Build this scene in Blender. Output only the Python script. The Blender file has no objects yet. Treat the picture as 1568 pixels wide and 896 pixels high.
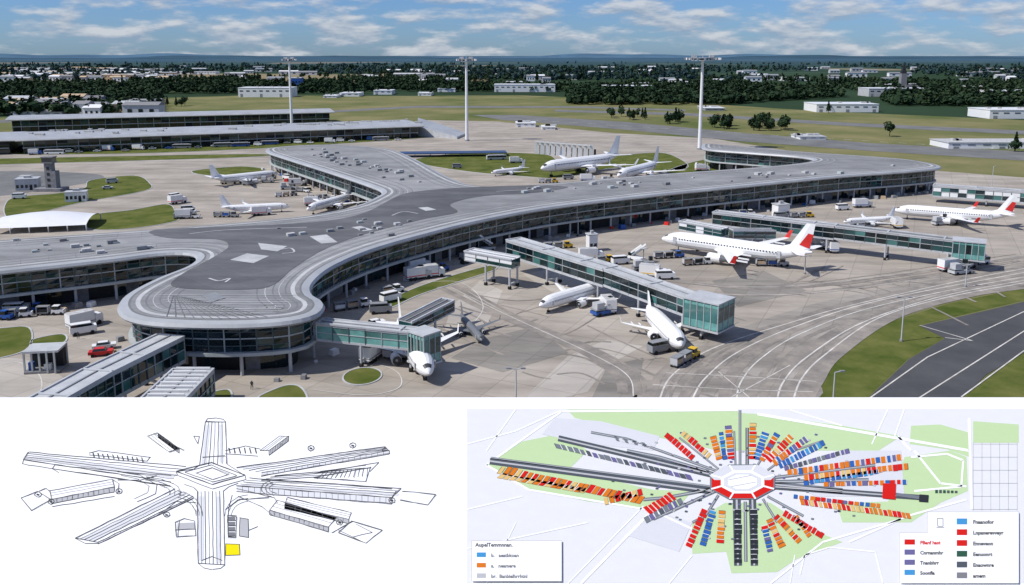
import bpy, bmesh, math, random
from mathutils import Vector, Matrix, noise
from mathutils.geometry import tessellate_polygon
random.seed(7)
H=60.0; F=1300.0; TH=math.atan(219/1300.0)
ct,st=math.cos(TH),math.sin(TH)
def G(u,v,z=0.0):
    """survey: photograph bearing -> world position at height z"""
    x=(u-784)/F; y=-(v-304)/F
    d=(x, ct+y*st, -st+y*ct)
    t=(z-H)/d[2]
    return Vector((d[0]*t,d[1]*t,z))
scene=bpy.context.scene
# ---------------- materials
def mat(name,col,rough=0.7,spec=0.3,metal=0.0,var=0.12,scale=0.3,col2=None,detail=6):
    m=bpy.data.materials.new(name); m.use_nodes=True
    nt=m.node_tree; b=nt.nodes['Principled BSDF']
    b.inputs['Roughness'].default_value=rough
    b.inputs['Metallic'].default_value=metal
    b.inputs['Specular IOR Level'].default_value=spec
    tc=nt.nodes.new('ShaderNodeTexCoord')
    n=nt.nodes.new('ShaderNodeTexNoise'); n.inputs['Scale'].default_value=scale; n.inputs['Detail'].default_value=detail
    n.inputs['Roughness'].default_value=0.65
    nt.links.new(tc.outputs['Object'],n.inputs['Vector'])
    r=nt.nodes.new('ShaderNodeValToRGB')
    c2=col2 or tuple(min(1,c*(1+var)) for c in col)
    c1=tuple(c*(1-var) for c in col) if not col2 else col
    r.color_ramp.elements[0].position=0.35; r.color_ramp.elements[1].position=0.65
    r.color_ramp.elements[0].color=(*c1,1); r.color_ramp.elements[1].color=(*c2,1)
    nt.links.new(n.outputs['Fac'],r.inputs['Fac'])
    nt.links.new(r.outputs['Color'],b.inputs['Base Color'])
    m['_ramp']=r.name
    return m
def N(nt,t,**k):
    n=nt.nodes.new(t)
    for a,b in k.items(): setattr(n,a,b)
    return n
def concrete(name,c1,c2,slab=7.5,joint=0.75,stain=0.35,rot=0.45,mort=.12):
    m=mat(name,c1,rough=0.85,col2=c2,scale=0.03)
    nt=m.node_tree; b=nt.nodes['Principled BSDF']; r=nt.nodes[m['_ramp']]
    tc=N(nt,'ShaderNodeTexCoord')
    mp=N(nt,'ShaderNodeMapping'); mp.inputs['Rotation'].default_value=(0,0,rot)
    nt.links.new(tc.outputs['Object'],mp.inputs['Vector'])
    br=N(nt,'ShaderNodeTexBrick'); br.offset=0.0
    br.inputs['Scale'].default_value=1.0; br.inputs['Brick Width'].default_value=slab; br.inputs['Row Height'].default_value=slab
    br.inputs['Mortar Size'].default_value=mort; br.inputs['Color1'].default_value=(1,1,1,1); br.inputs['Color2'].default_value=(0.88,0.88,0.88,1)
    br.inputs['Mortar'].default_value=(joint,joint,joint,1)
    nt.links.new(mp.outputs[0],br.inputs['Vector'])
    mx=N(nt,'ShaderNodeMix',data_type='RGBA',blend_type='MULTIPLY'); mx.inputs[0].default_value=1
    nt.links.new(r.outputs[0],mx.inputs[6]); nt.links.new(br.outputs['Color'],mx.inputs[7])
    mp2=N(nt,'ShaderNodeMapping'); mp2.inputs['Scale'].default_value=(0.02,0.12,1); mp2.inputs['Rotation'].default_value=(0,0,0.6)
    nt.links.new(tc.outputs['Object'],mp2.inputs['Vector'])
    n2=N(nt,'ShaderNodeTexNoise'); n2.inputs['Scale'].default_value=1.0; n2.inputs['Detail'].default_value=8; n2.inputs['Roughness'].default_value=0.7
    nt.links.new(mp2.outputs[0],n2.inputs['Vector'])
    r2=N(nt,'ShaderNodeValToRGB'); r2.color_ramp.elements[0].position=0.35; r2.color_ramp.elements[1].position=0.6
    s=1-stain; r2.color_ramp.elements[0].color=(s,s,s,1); r2.color_ramp.elements[1].color=(1,1,1,1)
    nt.links.new(n2.outputs['Fac'],r2.inputs['Fac'])
    mx2=N(nt,'ShaderNodeMix',data_type='RGBA',blend_type='MULTIPLY'); mx2.inputs[0].default_value=1
    nt.links.new(mx.outputs[2],mx2.inputs[6]); nt.links.new(r2.outputs[0],mx2.inputs[7])
    nt.links.new(mx2.outputs[2],b.inputs['Base Color'])
    return m
M={}
M['apron']=concrete('apron_concrete',(0.365,0.32,0.27),(0.47,0.42,0.36),stain=.32)
M['apron_light']=concrete('apron_light',(0.45,0.41,0.36),(0.54,0.50,0.44),stain=.2)
M['apron_dark']=concrete('apron_dark',(0.25,0.23,0.205),(0.33,0.305,0.27))
M['taxi']=concrete('taxi_concrete',(0.31,0.28,0.245),(0.42,0.385,0.34),stain=.4)
M['asphalt']=mat('asphalt',(0.055,0.057,0.062),rough=.9,col2=(0.085,0.085,0.09),scale=.08,detail=10)
M['tyre']=mat('tyre_marks',(0.18,0.165,0.15),rough=.9,col2=(0.34,0.30,0.26),scale=.15)
M['asphalt_old']=mat('asphalt_old',(0.13,0.13,0.13),rough=.9,col2=(0.19,0.19,0.185),scale=.05)
M['grass']=mat('grass',(0.06,0.088,0.016),rough=1,spec=.05,col2=(0.145,0.15,0.045),scale=.12,detail=10)
M['field']=mat('field_grass',(0.095,0.12,0.038),rough=1,spec=.05,col2=(0.23,0.205,0.10),scale=.01,detail=10)
M['roof']=concrete('roof_membrane',(0.24,0.245,0.25),(0.35,0.353,0.355),slab=4.0,joint=.84,stain=.3,rot=.75,mort=.07)
M['roof_rim']=mat('roof_rim',(0.38,0.39,0.40),rough=.4,var=.12,scale=.1,detail=9)
M['roof_dark']=concrete('roof_dark',(0.11,0.113,0.12),(0.165,0.168,0.178),slab=5,joint=1.25,stain=.35,rot=.75,mort=.05)
M['seam']=mat('roof_seam',(0.17,0.175,0.18),var=.1)
M['seam_w']=mat('roof_seam_light',(0.46,0.465,0.47),var=.15,scale=.2)
M['unit']=mat('roof_unit',(0.45,0.45,0.45),var=.25,scale=1)
M['white']=mat('white_paint',(0.78,0.78,0.78),rough=.35,spec=.5,var=.03)
M['line']=mat('line_paint',(0.45,0.42,0.38),rough=.8,col2=(.7,.68,.64),scale=.3)
M['plane']=mat('aircraft_paint',(0.82,0.82,0.82),rough=.3,spec=.5,var=.03,scale=.4)
M['planegrey']=mat('aircraft_grey',(0.15,0.16,0.175),rough=.4,spec=.5,var=.08)
M['planedark']=mat('aircraft_dark',(0.05,0.055,0.06),rough=.5,var=.1)
M['wing']=mat('wing_grey',(0.5,0.51,0.53),rough=.4,var=.1)
M['red']=mat('red_paint',(0.6,0.03,0.025),rough=.4,var=.1)
M['blue']=mat('blue_paint',(0.03,0.1,0.35),rough=.4,var=.1)
M['yellow']=mat('yellow_paint',(0.65,0.42,0.04),rough=.5,var=.1)
M['black']=mat('rubber',(0.02,0.02,0.02),rough=.8)
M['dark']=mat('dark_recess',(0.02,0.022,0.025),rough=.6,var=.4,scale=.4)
M['grey']=mat('grey_metal',(0.25,0.26,0.27),rough=.5,var=.12)
M['lgrey']=mat('galvanised_steel',(0.47,0.48,0.49),rough=.45,var=.12)
M['stone']=mat('grey_stone',(0.22,0.22,0.23),rough=.8,var=.2,scale=1)
M['g0']=mat('glass_dark',(0.006,0.014,0.017),rough=.05,spec=.6,var=.5,scale=.1)
M['g1']=mat('glass_teal',(0.01,0.05,0.052),rough=.07,spec=.7,var=.5,scale=.15)
M['g2']=mat('glass_blue',(0.01,0.028,0.038),rough=.05,spec=.9,var=.4,scale=.1)
M['g3']=mat('glass_light',(0.06,0.17,0.16),rough=.15,spec=.7,var=.3,scale=.2)
M['teal']=mat('teal_panel',(0.15,0.36,0.33),rough=.2,spec=.6,var=.25,scale=.4)
M['mull']=mat('mullion',(0.09,0.125,0.13),rough=.5,var=.1)
M['mullw']=mat('mullion_light',(0.42,0.45,0.45),rough=.5,var=.1)
M['bark']=mat('bark',(0.05,0.04,0.03),rough=.9)
M['leafd']=mat('foliage_dark',(0.016,0.034,0.019),rough=1,spec=.05,col2=(0.032,0.057,0.029),scale=.01)
M['leafm']=mat('foliage',(0.025,0.048,0.024),rough=1,spec=.05,col2=(0.052,0.078,0.037),scale=.01)
M['leaf_haze']=mat('foliage_hazed',(0.028,0.055,0.06),rough=1,spec=.02,col2=(0.045,0.08,0.082),scale=.003)  # bluish base colour: distance haze painted into the far leaves
M['roofblue']=mat('blue_roof',(0.03,0.06,0.15),rough=.4,var=.15)
M['tan']=mat('tan_wall',(0.5,0.37,0.24),var=.2)

# ---------------- mesh builder
class MB:
    def __init__(s): s.v=[];s.f=[];s.m=[];s.mats=[];s.T=Matrix.Identity(4)
    def mi(s,k):
        if k not in s.mats: s.mats.append(k)
        return s.mats.index(k)
    def add(s,vs,fs,k):
        o=len(s.v); s.v+= [s.T@Vector(p) for p in vs]
        i=s.mi(k)
        for f in fs: s.f.append([o+a for a in f]); s.m.append(i)
    def quad(s,a,b,c,d,k): s.add([a,b,c,d],[(0,1,2,3)],k)
    def box(s,c,size,k,rz=0,taper=1.0,top=None):
        x,y,z=[q/2 for q in size]; R=Matrix.Rotation(rz,4,'Z'); C=Vector(c)
        vs=[C+R@Vector((sx*x*(taper if sz>0 else 1),sy*y*(taper if sz>0 else 1),sz*z)) for sz in(-1,1) for sx,sy in((-1,-1),(1,-1),(1,1),(-1,1))]
        s.add(vs,[(3,2,1,0),(0,1,5,4),(1,2,6,5),(2,3,7,6),(3,0,4,7)],k)
        s.add(vs[4:],[(0,1,2,3)],top or k)
    def beam(s,a,b,w,h,k):
        a=Vector(a);b=Vector(b); d=(b-a).normalized()
        sd=d.cross(Vector((0,0,1)))
        sd=Vector((1,0,0)) if sd.length<1e-3 else sd.normalized()
        up=sd.cross(d).normalized()
        vs=[]
        for p in(a,b):
            for i,j in((-1,-1),(1,-1),(1,1),(-1,1)): vs.append(p+sd*i*w/2+up*j*h/2)
        s.add(vs,[(0,1,2,3),(7,6,5,4),(0,4,5,1),(1,5,6,2),(2,6,7,3),(3,7,4,0)],k)
    def cyl(s,a,b,r0,r1,k,n=10,cap=True):
        a=Vector(a);b=Vector(b); d=(b-a).normalized()
        sd=d.orthogonal().normalized(); up=d.cross(sd)
        vs=[]
        for p,r in((a,r0),(b,r1)):
            for i in range(n):
                t=2*math.pi*i/n; vs.append(p+sd*math.cos(t)*r+up*math.sin(t)*r)
        fs=[(i,(i+1)%n,n+(i+1)%n,n+i) for i in range(n)]
        if cap: fs+=[tuple(range(n-1,-1,-1)),tuple(range(n,2*n))]
        s.add(vs,fs,k)
    def poly(s,pts,k):
        tr=tessellate_polygon([[Vector((p[0],p[1],0)) for p in pts]])
        fs=[]
        for a,b,c in tr:
            A,B,C=pts[a],pts[b],pts[c]
            cr=(B[0]-A[0])*(C[1]-A[1])-(B[1]-A[1])*(C[0]-A[0])
            fs.append((a,b,c) if cr>0 else (a,c,b))
        s.add(pts,fs,k)
    def obj(s,name,smooth=False):
        me=bpy.data.meshes.new(name+'_mesh')
        me.from_pydata([tuple(p) for p in s.v],[],s.f)
        for k in s.mats: me.materials.append(M[k])
        me.polygons.foreach_set('material_index',s.m)
        if smooth: me.polygons.foreach_set('use_smooth',[True]*len(s.f))
        me.update()
        o=bpy.data.objects.new(name,me); scene.collection.objects.link(o)
        return o
def cat(pts,n=8,closed=True):
    out=[];L=len(pts)
    rng=range(L if closed else L-1)
    for i in rng:
        g=lambda j: pts[j%L] if closed else pts[max(0,min(L-1,j))]
        p0,p1,p2,p3=g(i-1),g(i),g(i+1),g(i+2)
        for j in range(n):
            t=j/n
            out.append(0.5*((2*p1)+(p2-p0)*t+(2*p0-5*p1+4*p2-p3)*t*t+(3*p1-p0-3*p2+p3)*t**3))
    if not closed: out.append(pts[-1])
    return out
def area(p): return 0.5*sum(p[i][0]*p[(i+1)%len(p)][1]-p[(i+1)%len(p)][0]*p[i][1] for i in range(len(p)))
def offset(p,d):
    n=len(p);o=[]
    for i in range(n):
        a=p[i-1];b=p[(i+1)%n]
        t=Vector((b[0]-a[0],b[1]-a[1])); 
        if t.length<1e-6: t=Vector((1,0))
        t.normalize()
        o.append(Vector((p[i][0]-t.y*d,p[i][1]+t.x*d,p[i][2])))
    return o
def resample(p,step,closed=True):
    q=list(p)+([p[0]] if closed else [])
    Ls=[0]
    for i in range(1,len(q)): Ls.append(Ls[-1]+(q[i]-q[i-1]).length)
    n=max(3,int(Ls[-1]/step)); out=[];j=0
    for i in range(n+(0 if closed else 1)):
        t=Ls[-1]*i/n
        while j<len(Ls)-2 and Ls[j+1]<t: j+=1
        k=(t-Ls[j])/max(1e-9,Ls[j+1]-Ls[j]); out.append(q[j].lerp(q[j+1],k))
    return out
def sheet(name,pix,z,k,smooth=True,n=6):
    w=[G(u,v,z) for u,v in pix]
    if smooth: w=cat(w,n)
    b=MB(); b.poly(w,k); return b.obj(name)
def zz(p,z): return Vector((p[0],p[1],z))
def strip(b,pts,w,z,k):
    q=[zz(p,z) for p in pts]
    for i in range(len(q)-1):
        d=(q[i+1]-q[i]); 
        if d.length<1e-5: continue
        d.normalize(); s=Vector((-d.y,d.x,0))*w/2
        b.quad(q[i]-s,q[i+1]-s,q[i+1]+s,q[i]+s,k)
def line_px(b,pix,w,z,k,smooth=True):
    p=[G(u,v,0) for u,v in pix]
    if smooth: p=cat(p,8,False)
    strip(b,p,w,z,k)

# ---------------- ground
gm=bpy.data.materials.new('ground'); gm.use_nodes=True
nt=gm.node_tree; bs=nt.nodes['Principled BSDF']; bs.inputs['Roughness'].default_value=1; bs.inputs['Specular IOR Level'].default_value=0.02
tc=N(nt,'ShaderNodeTexCoord')
mp=N(nt,'ShaderNodeMapping'); mp.inputs['Scale'].default_value=(0.0013,0.0009,1)
nt.links.new(tc.outputs['Object'],mp.inputs['Vector'])
vo=N(nt,'ShaderNodeTexVoronoi'); vo.inputs['Scale'].default_value=1.0
nt.links.new(mp.outputs[0],vo.inputs['Vector'])
r=N(nt,'ShaderNodeValToRGB'); r.color_ramp.interpolation='CONSTANT'
el=r.color_ramp.elements; el[0].position=0;el[0].color=(0.03,0.055,0.03,1);el[1].position=.5;el[1].color=(0.08,0.10,0.045,1)
e=el.new(.62); e.color=(0.028,0.052,0.032,1)
e=el.new(.85); e.color=(0.24,0.20,0.12,1)
e=el.new(.92); e.color=(0.04,0.07,0.04,1)
sx=N(nt,'ShaderNodeSeparateColor'); nt.links.new(vo.outputs['Color'],sx.inputs[0])
nt.links.new(sx.outputs[0],r.inputs['Fac'])
n2=N(nt,'ShaderNodeTexNoise'); n2.inputs['Scale'].default_value=0.004; n2.inputs['Detail'].default_value=8
nt.links.new(tc.outputs['Object'],n2.inputs['Vector'])
mx=N(nt,'ShaderNodeMix',data_type='RGBA',blend_type='OVERLAY'); mx.inputs[0].default_value=.6
nt.links.new(r.outputs[0],mx.inputs[6]); nt.links.new(n2.outputs['Fac'],mx.inputs[7])
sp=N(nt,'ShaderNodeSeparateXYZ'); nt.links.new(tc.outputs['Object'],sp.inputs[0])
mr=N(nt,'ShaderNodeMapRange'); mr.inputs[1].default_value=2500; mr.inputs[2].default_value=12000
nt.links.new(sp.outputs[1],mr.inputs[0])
mx_haze=N(nt,'ShaderNodeMix',data_type='RGBA'); mx_haze.inputs[7].default_value=(0.05,0.10,0.15,1)  # aerial haze put into the ground colour, bluer with distance
nt.links.new(mr.outputs[0],mx_haze.inputs[0]); nt.links.new(mx.outputs[2],mx_haze.inputs[6])
nt.links.new(mx_haze.outputs[2],bs.inputs['Base Color'])
M['ground']=gm
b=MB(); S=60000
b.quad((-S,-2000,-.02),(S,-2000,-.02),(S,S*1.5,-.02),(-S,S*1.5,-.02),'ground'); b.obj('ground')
sheet('airfield_grass',[(-900,185),(0,180),(240,172),(250,150),(380,146),(600,147),(800,146),(1050,157),(1250,170),(1568,184),(2300,195),(2600,420),(2600,900),(-900,900)],0.03,'field',smooth=False)
ap=[(-900,252),(0,236),(380,228),(640,203),(652,184),(760,186),(940,204),(1090,212),(1240,236),(1440,262),(1568,272),(2100,290),(2300,400),(1750,408),(1568,438),(1450,463),(1340,497),(1278,540),(1252,575),(1243,612),(1240,900),(-900,900)]
sheet('apron_pavement',ap,0.07,'apron',smooth=False)
sheet('runway',[(722,176),(790,176),(960,187),(1130,203),(1330,219),(1568,232),(2300,262),(2300,275),(1568,246),(1330,231),(1130,216),(960,199),(850,190),(770,184)],0.11,'asphalt_old',smooth=False)
sheet('runway',[(850,168),(1050,173),(1300,188),(1568,200),(2300,222),(2300,227),(1568,206),(1300,193),(1050,177),(850,171)],0.11,'asphalt_old',smooth=False)
sheet('taxiway',[(-900,192),(0,184),(460,172),(640,162),(900,163),(1050,168),(1050,170.5),(900,165.5),(640,165),(460,175),(0,188),(-900,197)],0.11,'asphalt_old',smooth=False)
sheet('taxiway',[(1480,900),(1290,640),(1330,609),(1392,550),(1447,518),(1408,499),(1500,478),(1568,462),(1800,415),(1960,470),(1568,540),(1510,574),(1475,608),(1560,900)],0.11,'asphalt',smooth=False)
sheet('taxi_lane',[(985,612),(1000,590),(1045,540),(1140,500),(1290,455),(1568,405),(1900,365),(1950,385),(1568,436),(1450,461),(1340,495),(1276,538),(1250,573),(1240,612)],0.10,'taxi')
sheet('apron_patch',[(905,612),(930,560),(985,548),(975,612)],0.10,'apron_dark',smooth=False)
sheet('apron_patch',[(735,520),(820,500),(870,540),(770,570),(690,548)],0.10,'apron_dark',smooth=False)
sheet('apron_patch',[(800,420),(880,405),(960,440),(870,462)],0.10,'apron_light',smooth=False)
sheet('apron_patch',[(1090,430),(1170,415),(1235,445),(1130,470)],0.10,'apron_dark',smooth=False)
sheet('apron_patch',[(690,470),(735,430),(770,445),(745,500),(680,510)],0.10,'apron_light',smooth=False)
sheet('apron_patch',[(870,545),(930,520),(985,530),(930,560),(900,600),(850,612),(800,612)],0.10,'apron_light',smooth=False)
sheet('service_road',[(-200,268),(0,262),(140,266),(150,276),(60,292),(0,300),(-200,315)],0.10,'asphalt_old')
sheet('service_road',[(-200,560),(0,548),(60,560),(110,608),(60,900),(-200,900)],0.10,'apron_light')
gi=[[(12,333),(8,315),(25,302),(90,296),(130,288),(140,276),(205,269),(228,280),(222,292),(120,311),(40,331)],
 [(136,350),(140,330),(200,322),(255,313),(268,325),(270,338),(200,350)],
 [(295,262),(370,255),(405,261),(330,269)],
 [(640,243),(720,234),(830,236),(860,246),(930,240),(1010,234),(1045,246),(1050,258),(1000,263),(940,257),(860,272),(800,270),(720,263),(650,252)],
 [(585,466),(650,436),(745,408),(757,413),(700,432),(640,452),(600,470)],
 [(-60,505),(0,503),(43,502),(43,532),(0,548),(-60,556)],[(52,520),(95,512),(97,524),(56,530)],
 [(395,612),(430,593),(455,591),(468,606),(460,615)],[(312,606),(348,597),(350,612),(312,616)],
 [(-300,250),(0,243),(380,236),(370,241),(0,252),(-300,262)],
 [(1090,243),(1200,246),(1235,252),(1100,262),(1020,264)],
 [(0,222),(300,222),(640,206),(640,212),(300,232),(0,236)]]
for g in gi:
    w=cat([G(u,v,0.13) for u,v in g],6)
    b=MB(); b.poly(w,'grass')
    if area(w)<0: w=w[::-1]
    o2=offset(w,-0.35)
    for i in range(len(w)):
        j=(i+1)%len(w)
        b.quad(zz(w[i],.2),zz(o2[i],.2),zz(o2[j],.2),zz(w[j],.2),'lgrey')
        b.quad(zz(o2[i],.2),zz(o2[i],0.05),zz(o2[j],0.05),zz(o2[j],.2),'lgrey')
        b.quad(zz(w[i],.2),zz(w[j],.2),zz(w[j],0.05),zz(w[i],0.05),'lgrey')
    b.obj('grass_island')
c=G(555,577,0); b=MB()
ring=[c+Vector((math.cos(t)*3.6,math.sin(t)*4.4,.15)) for t in [i*math.pi/16 for i in range(32)]]
b.poly(ring,'grass')
for i in range(32): b.beam(zz(ring[i],.1),zz(ring[(i+1)%32],.1),.3,.25,'lgrey')
b.obj('grass_island')
sheet('grass_verge',[(1243,640),(1246,608),(1256,572),(1282,541),(1343,499),(1452,465),(1568,441),(1750,411),(1800,414),(1568,460),(1500,476),(1406,498),(1445,518),(1391,549),(1329,608),(1300,640)],0.06,'grass',smooth=False)
sheet('grass_verge',[(1477,609),(1512,575),(1568,541),(1800,500),(1800,640),(1500,640)],0.06,'grass',smooth=False)
b=MB()
L1=[[(1128,612),(1135,585),(1165,550),(1230,510),(1350,468),(1568,425),(1800,395)],
 [(1010,612),(1030,575),(1090,535),(1200,498),(1330,462),(1568,412),(1800,380)],
 [(1060,612),(1080,580),(1130,540),(1220,500),(1350,460),(1568,418)],
 [(1190,612),(1200,585),(1235,548),(1320,495),(1440,455),(1568,430)],
 [(1215,612),(1228,580),(1262,545),(1345,488),(1450,456),(1568,434)]]
L2=[[(1020,572),(1120,577),(1250,585)],[(1000,590),(1120,597),(1245,601)],
 [(480,598),(560,606),(610,595),(612,575),(590,562),(545,556)],
 [(690,440),(770,480),(900,540),(960,575),(970,608)],
 [(1020,430),(1140,440),(1300,430),(1568,392)],
 [(1000,445),(1200,452),(1400,430),(1568,402)],
 [(0,492),(60,480)],[(180,312),(250,300),(330,292)],[(600,440),(700,432),(740,470),(700,520)],
 [(0,560),(30,556),(60,575),(62,600),(40,612)],[(1115,612),(1210,560)],[(1100,570),(1150,612)]]
for pl in L1: line_px(b,pl,0.32,0.14,'line')
for pl in L2: line_px(b,pl,.2,0.14,'line')
for pl in [[(1330,612),(1420,548),(1568,478),(1700,440)],[(1405,612),(1568,508),(1700,462)],[(1472,609),(1568,538)],[(1408,499),(1490,523),(1447,518)]]:
    line_px(b,pl,.28,.16,'line',False)
for x in range(0,30):
    u=760+x*28
    if u>775: line_px(b,[(u,181+(u-760)*.062),(u+12,181.7+(u-760)*.062)],.9,.16,'line',False)
b.obj('pavement_markings')
b=MB()
for pl in L1+L2[3:6]:
    for k in range(4):
        o=random.uniform(-26,26); q=[(u+o+random.uniform(-3,3),v+random.uniform(-3,3)+o*.1) for u,v in pl]
        line_px(b,q,random.uniform(.5,2.0),.125+random.random()*.01,'tyre')
for k in range(50):
    u=random.uniform(640,1500);v=430+random.uniform(0,150)*(1 if u<1100 else .1); a=random.uniform(-.5,.5); L=random.uniform(40,150)
    line_px(b,[(u,v),(u+L*.5,v+L*a*.4+random.uniform(-8,8)),(u+L,v+L*a)],random.uniform(.3,.8),.125+random.random()*.01,'tyre')
b.obj('pavement_tyre_marks')

# ---------------- terminal
outl=[(-420,452),(-150,430),(0,415),(160,398),(240,388),(285,387),(300,393),(287,406),(240,425),(200,445),(182,460),(180,474),(195,486),(240,494),(340,497),(430,493),(480,483),(497,470),(494,459),(479,449),(480,432),(510,407),(570,381),(650,358),(740,336),(850,316),(1000,298),(1150,283),(1290,269),(1400,261),(1442,255),(1400,245),(1330,239),(1240,233),(1160,226),(1085,220),(1074,224),(1085,229),(1150,234),(1225,240),(1243,246),(1180,254),(1000,267),(860,279),(790,284),(730,284),(690,272),(640,245),(600,229),(540,222),(470,222),(415,226),(408,232),(430,240),(500,262),(560,282),(584,293),(572,303),(540,316),(480,328),(400,337),(240,350),(0,367),(-150,380),(-420,402)]
RZ=11.0
rp=cat([G(u,v,RZ) for u,v in outl],8)
if area(rp)<0: rp=rp[::-1]
rp=resample(rp,2.0)
b=MB()
def ringfaces(b,A,B,k):
    n=len(A)
    for i in range(n):
        j=(i+1)%n; b.quad(A[i],A[j],B[j],B[i],k)
r0=[zz(p,9.9) for p in offset(rp,0.3)]
r1=[zz(p,10.3) for p in rp]; r2=[zz(p,10.9) for p in offset(rp,.4)]; r3=[zz(p,11.15) for p in offset(rp,2.0)]
soff=[zz(p,9.9) for p in offset(rp,5.0)]
ringfaces(b,soff,r0,'lgrey');ringfaces(b,r0,r1,'roof_rim');ringfaces(b,r1,r2,'roof_rim');ringfaces(b,r2,r3,'roof_rim')
b.poly(r3,'roof')
for d,w,k in((2.1,.35,'seam'),(3.4,.9,'seam_w'),(5.2,.3,'seam'),(6.6,.15,'seam_w'),(7.8,.25,'seam'),(9.4,.2,'seam_w'),(11,.3,'seam')):
    A=[zz(p,11.17) for p in offset(rp,d)];B=[zz(p,11.17) for p in offset(rp,d+w)]
    n=len(A)
    for i in range(n):
        j=(i+1)%n
        e=(A[j]-A[i])
        if e.dot(rp[j]-rp[i])<=0.2: continue
        b.quad(A[i],A[j],B[j],B[i],k)
o1=offset(rp,2.3);o2=offset(rp,10.8)
for i in range(0,len(rp),3):
    strip(b,[o1[i],o1[i].lerp(o2[i],1)],.12,11.16,'seam')
rd=[(270,440),(275,422),(330,392),(350,376),(330,366),(255,364),(238,352),(400,345),(500,338),(560,325),(610,300),(640,293),(700,288),(800,284),(870,286),(820,295),(740,300),(690,312),(700,325),(650,335),(560,358),(500,380),(450,410),(420,435),(380,443)]
b.poly(cat([G(u,v,11.22) for u,v in rd],5),'roof_dark')
for q in [[(352,398),(378,388),(412,392),(388,403)],[(474,362),(500,359),(517,371),(492,373)],[(538,348),(552,346),(572,352),(556,354)],[(640,318),(655,317),(668,321),(652,323)],[(395,372),(440,377),(425,385),(400,382)]]:
    b.poly([G(u,v,11.27) for u,v in q],'seam_w')
b.poly([G(u,v,11.27) for u,v in [(310,452),(330,447),(345,456),(322,463)]],'grey')
for i in range(12):
    strip(b,[G(265+i*2,452+i*.3,11.27),G(255+i*14,488-abs(i-6)*.6,11.27)],.15,11.25,'seam')
for i in range(9):
    strip(b,[G(240+i*5,452+i*3.5,11.2),G(455-i*4,452+i*3.5,11.2)],.22,11.24,'seam_w')
for pl in [[(320,426),(335,430),(352,426),(345,432)],[(430,382),(445,380),(450,386),(432,388)],[(600,330),(618,324),(640,327)],[(290,358),(350,352),(470,348)],[(760,293),(820,290)]]:
    strip(b,cat([G(u,v,11.27) for u,v in pl],5,False),.5,11.28,'seam_w')
for i in range(110):
    t=random.random()
    if i<44: u,v=480+t*150+random.uniform(-20,20),232+t*42+random.uniform(-6,6)
    elif i<60: u,v=random.uniform(20,230),random.uniform(368,388)
    elif i<92: u=random.uniform(800,1380);v=292-(u-800)*.058+random.uniform(-5,5)
    else: u,v=random.uniform(400,640),random.uniform(330,362)
    p=G(u,v,11.2); s=random.uniform(.6,2.0)
    b.box((p.x,p.y,11.2+s*.25),(s*1.3,s,s*.5),random.choice(['unit','grey','unit','mullw','stone']),rz=.6)
fp=resample(offset(rp,2.6),3.0)
n=len(fp)
low=offset(fp,3.0)
led=offset(fp,-1.0)
for i in range(n):
    j=(i+1)%n; a=fp[i];c=fp[j]
    e=(c-a); 
    if e.length<.3: continue
    for z0,z1,wt in((4.7,5.9,[.4,.33,.2,.07]),(5.9,7.3,[.5,.22,.25,.03]),(7.3,8.6,[.5,.22,.24,.04]),(8.6,9.9,[.7,.05,.24,.01])):
        k=random.choices(['g0','g1','g2','g3'],wt)[0]
        jt=random.uniform(-.06,.06)
        o=Vector((e.y,-e.x,0)).normalized()*jt
        b.quad(zz(a+o,z0),zz(c-o,z0),zz(c+o,z1),zz(a-o,z1),k)
    b.box((a.x,a.y,7.3),(.26,.26,5.2),'mull' if i%4 else 'mullw')
    for z in(5.9,7.3,8.6): b.beam(zz(a,z),zz(c,z),.25,.14 if z!=7.3 else .24,'mull' if z!=7.3 else 'mullw')
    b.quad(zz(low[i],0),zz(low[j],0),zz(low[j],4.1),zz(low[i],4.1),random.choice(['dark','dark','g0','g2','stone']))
    b.quad(zz(led[i],4.1),zz(led[j],4.1),zz(led[j],4.75),zz(led[i],4.75),'mullw')
    b.quad(zz(led[i],4.75),zz(led[j],4.75),zz(c,4.75),zz(a,4.75),'mullw')
    b.quad(zz(low[j],4.1),zz(low[i],4.1),zz(led[i],4.1),zz(led[j],4.1),'grey')
    if i%3==0: b.cyl(zz(a,0),zz(a,4.1),.35,.35,'lgrey',8)
b.obj('airport_terminal')

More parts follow.
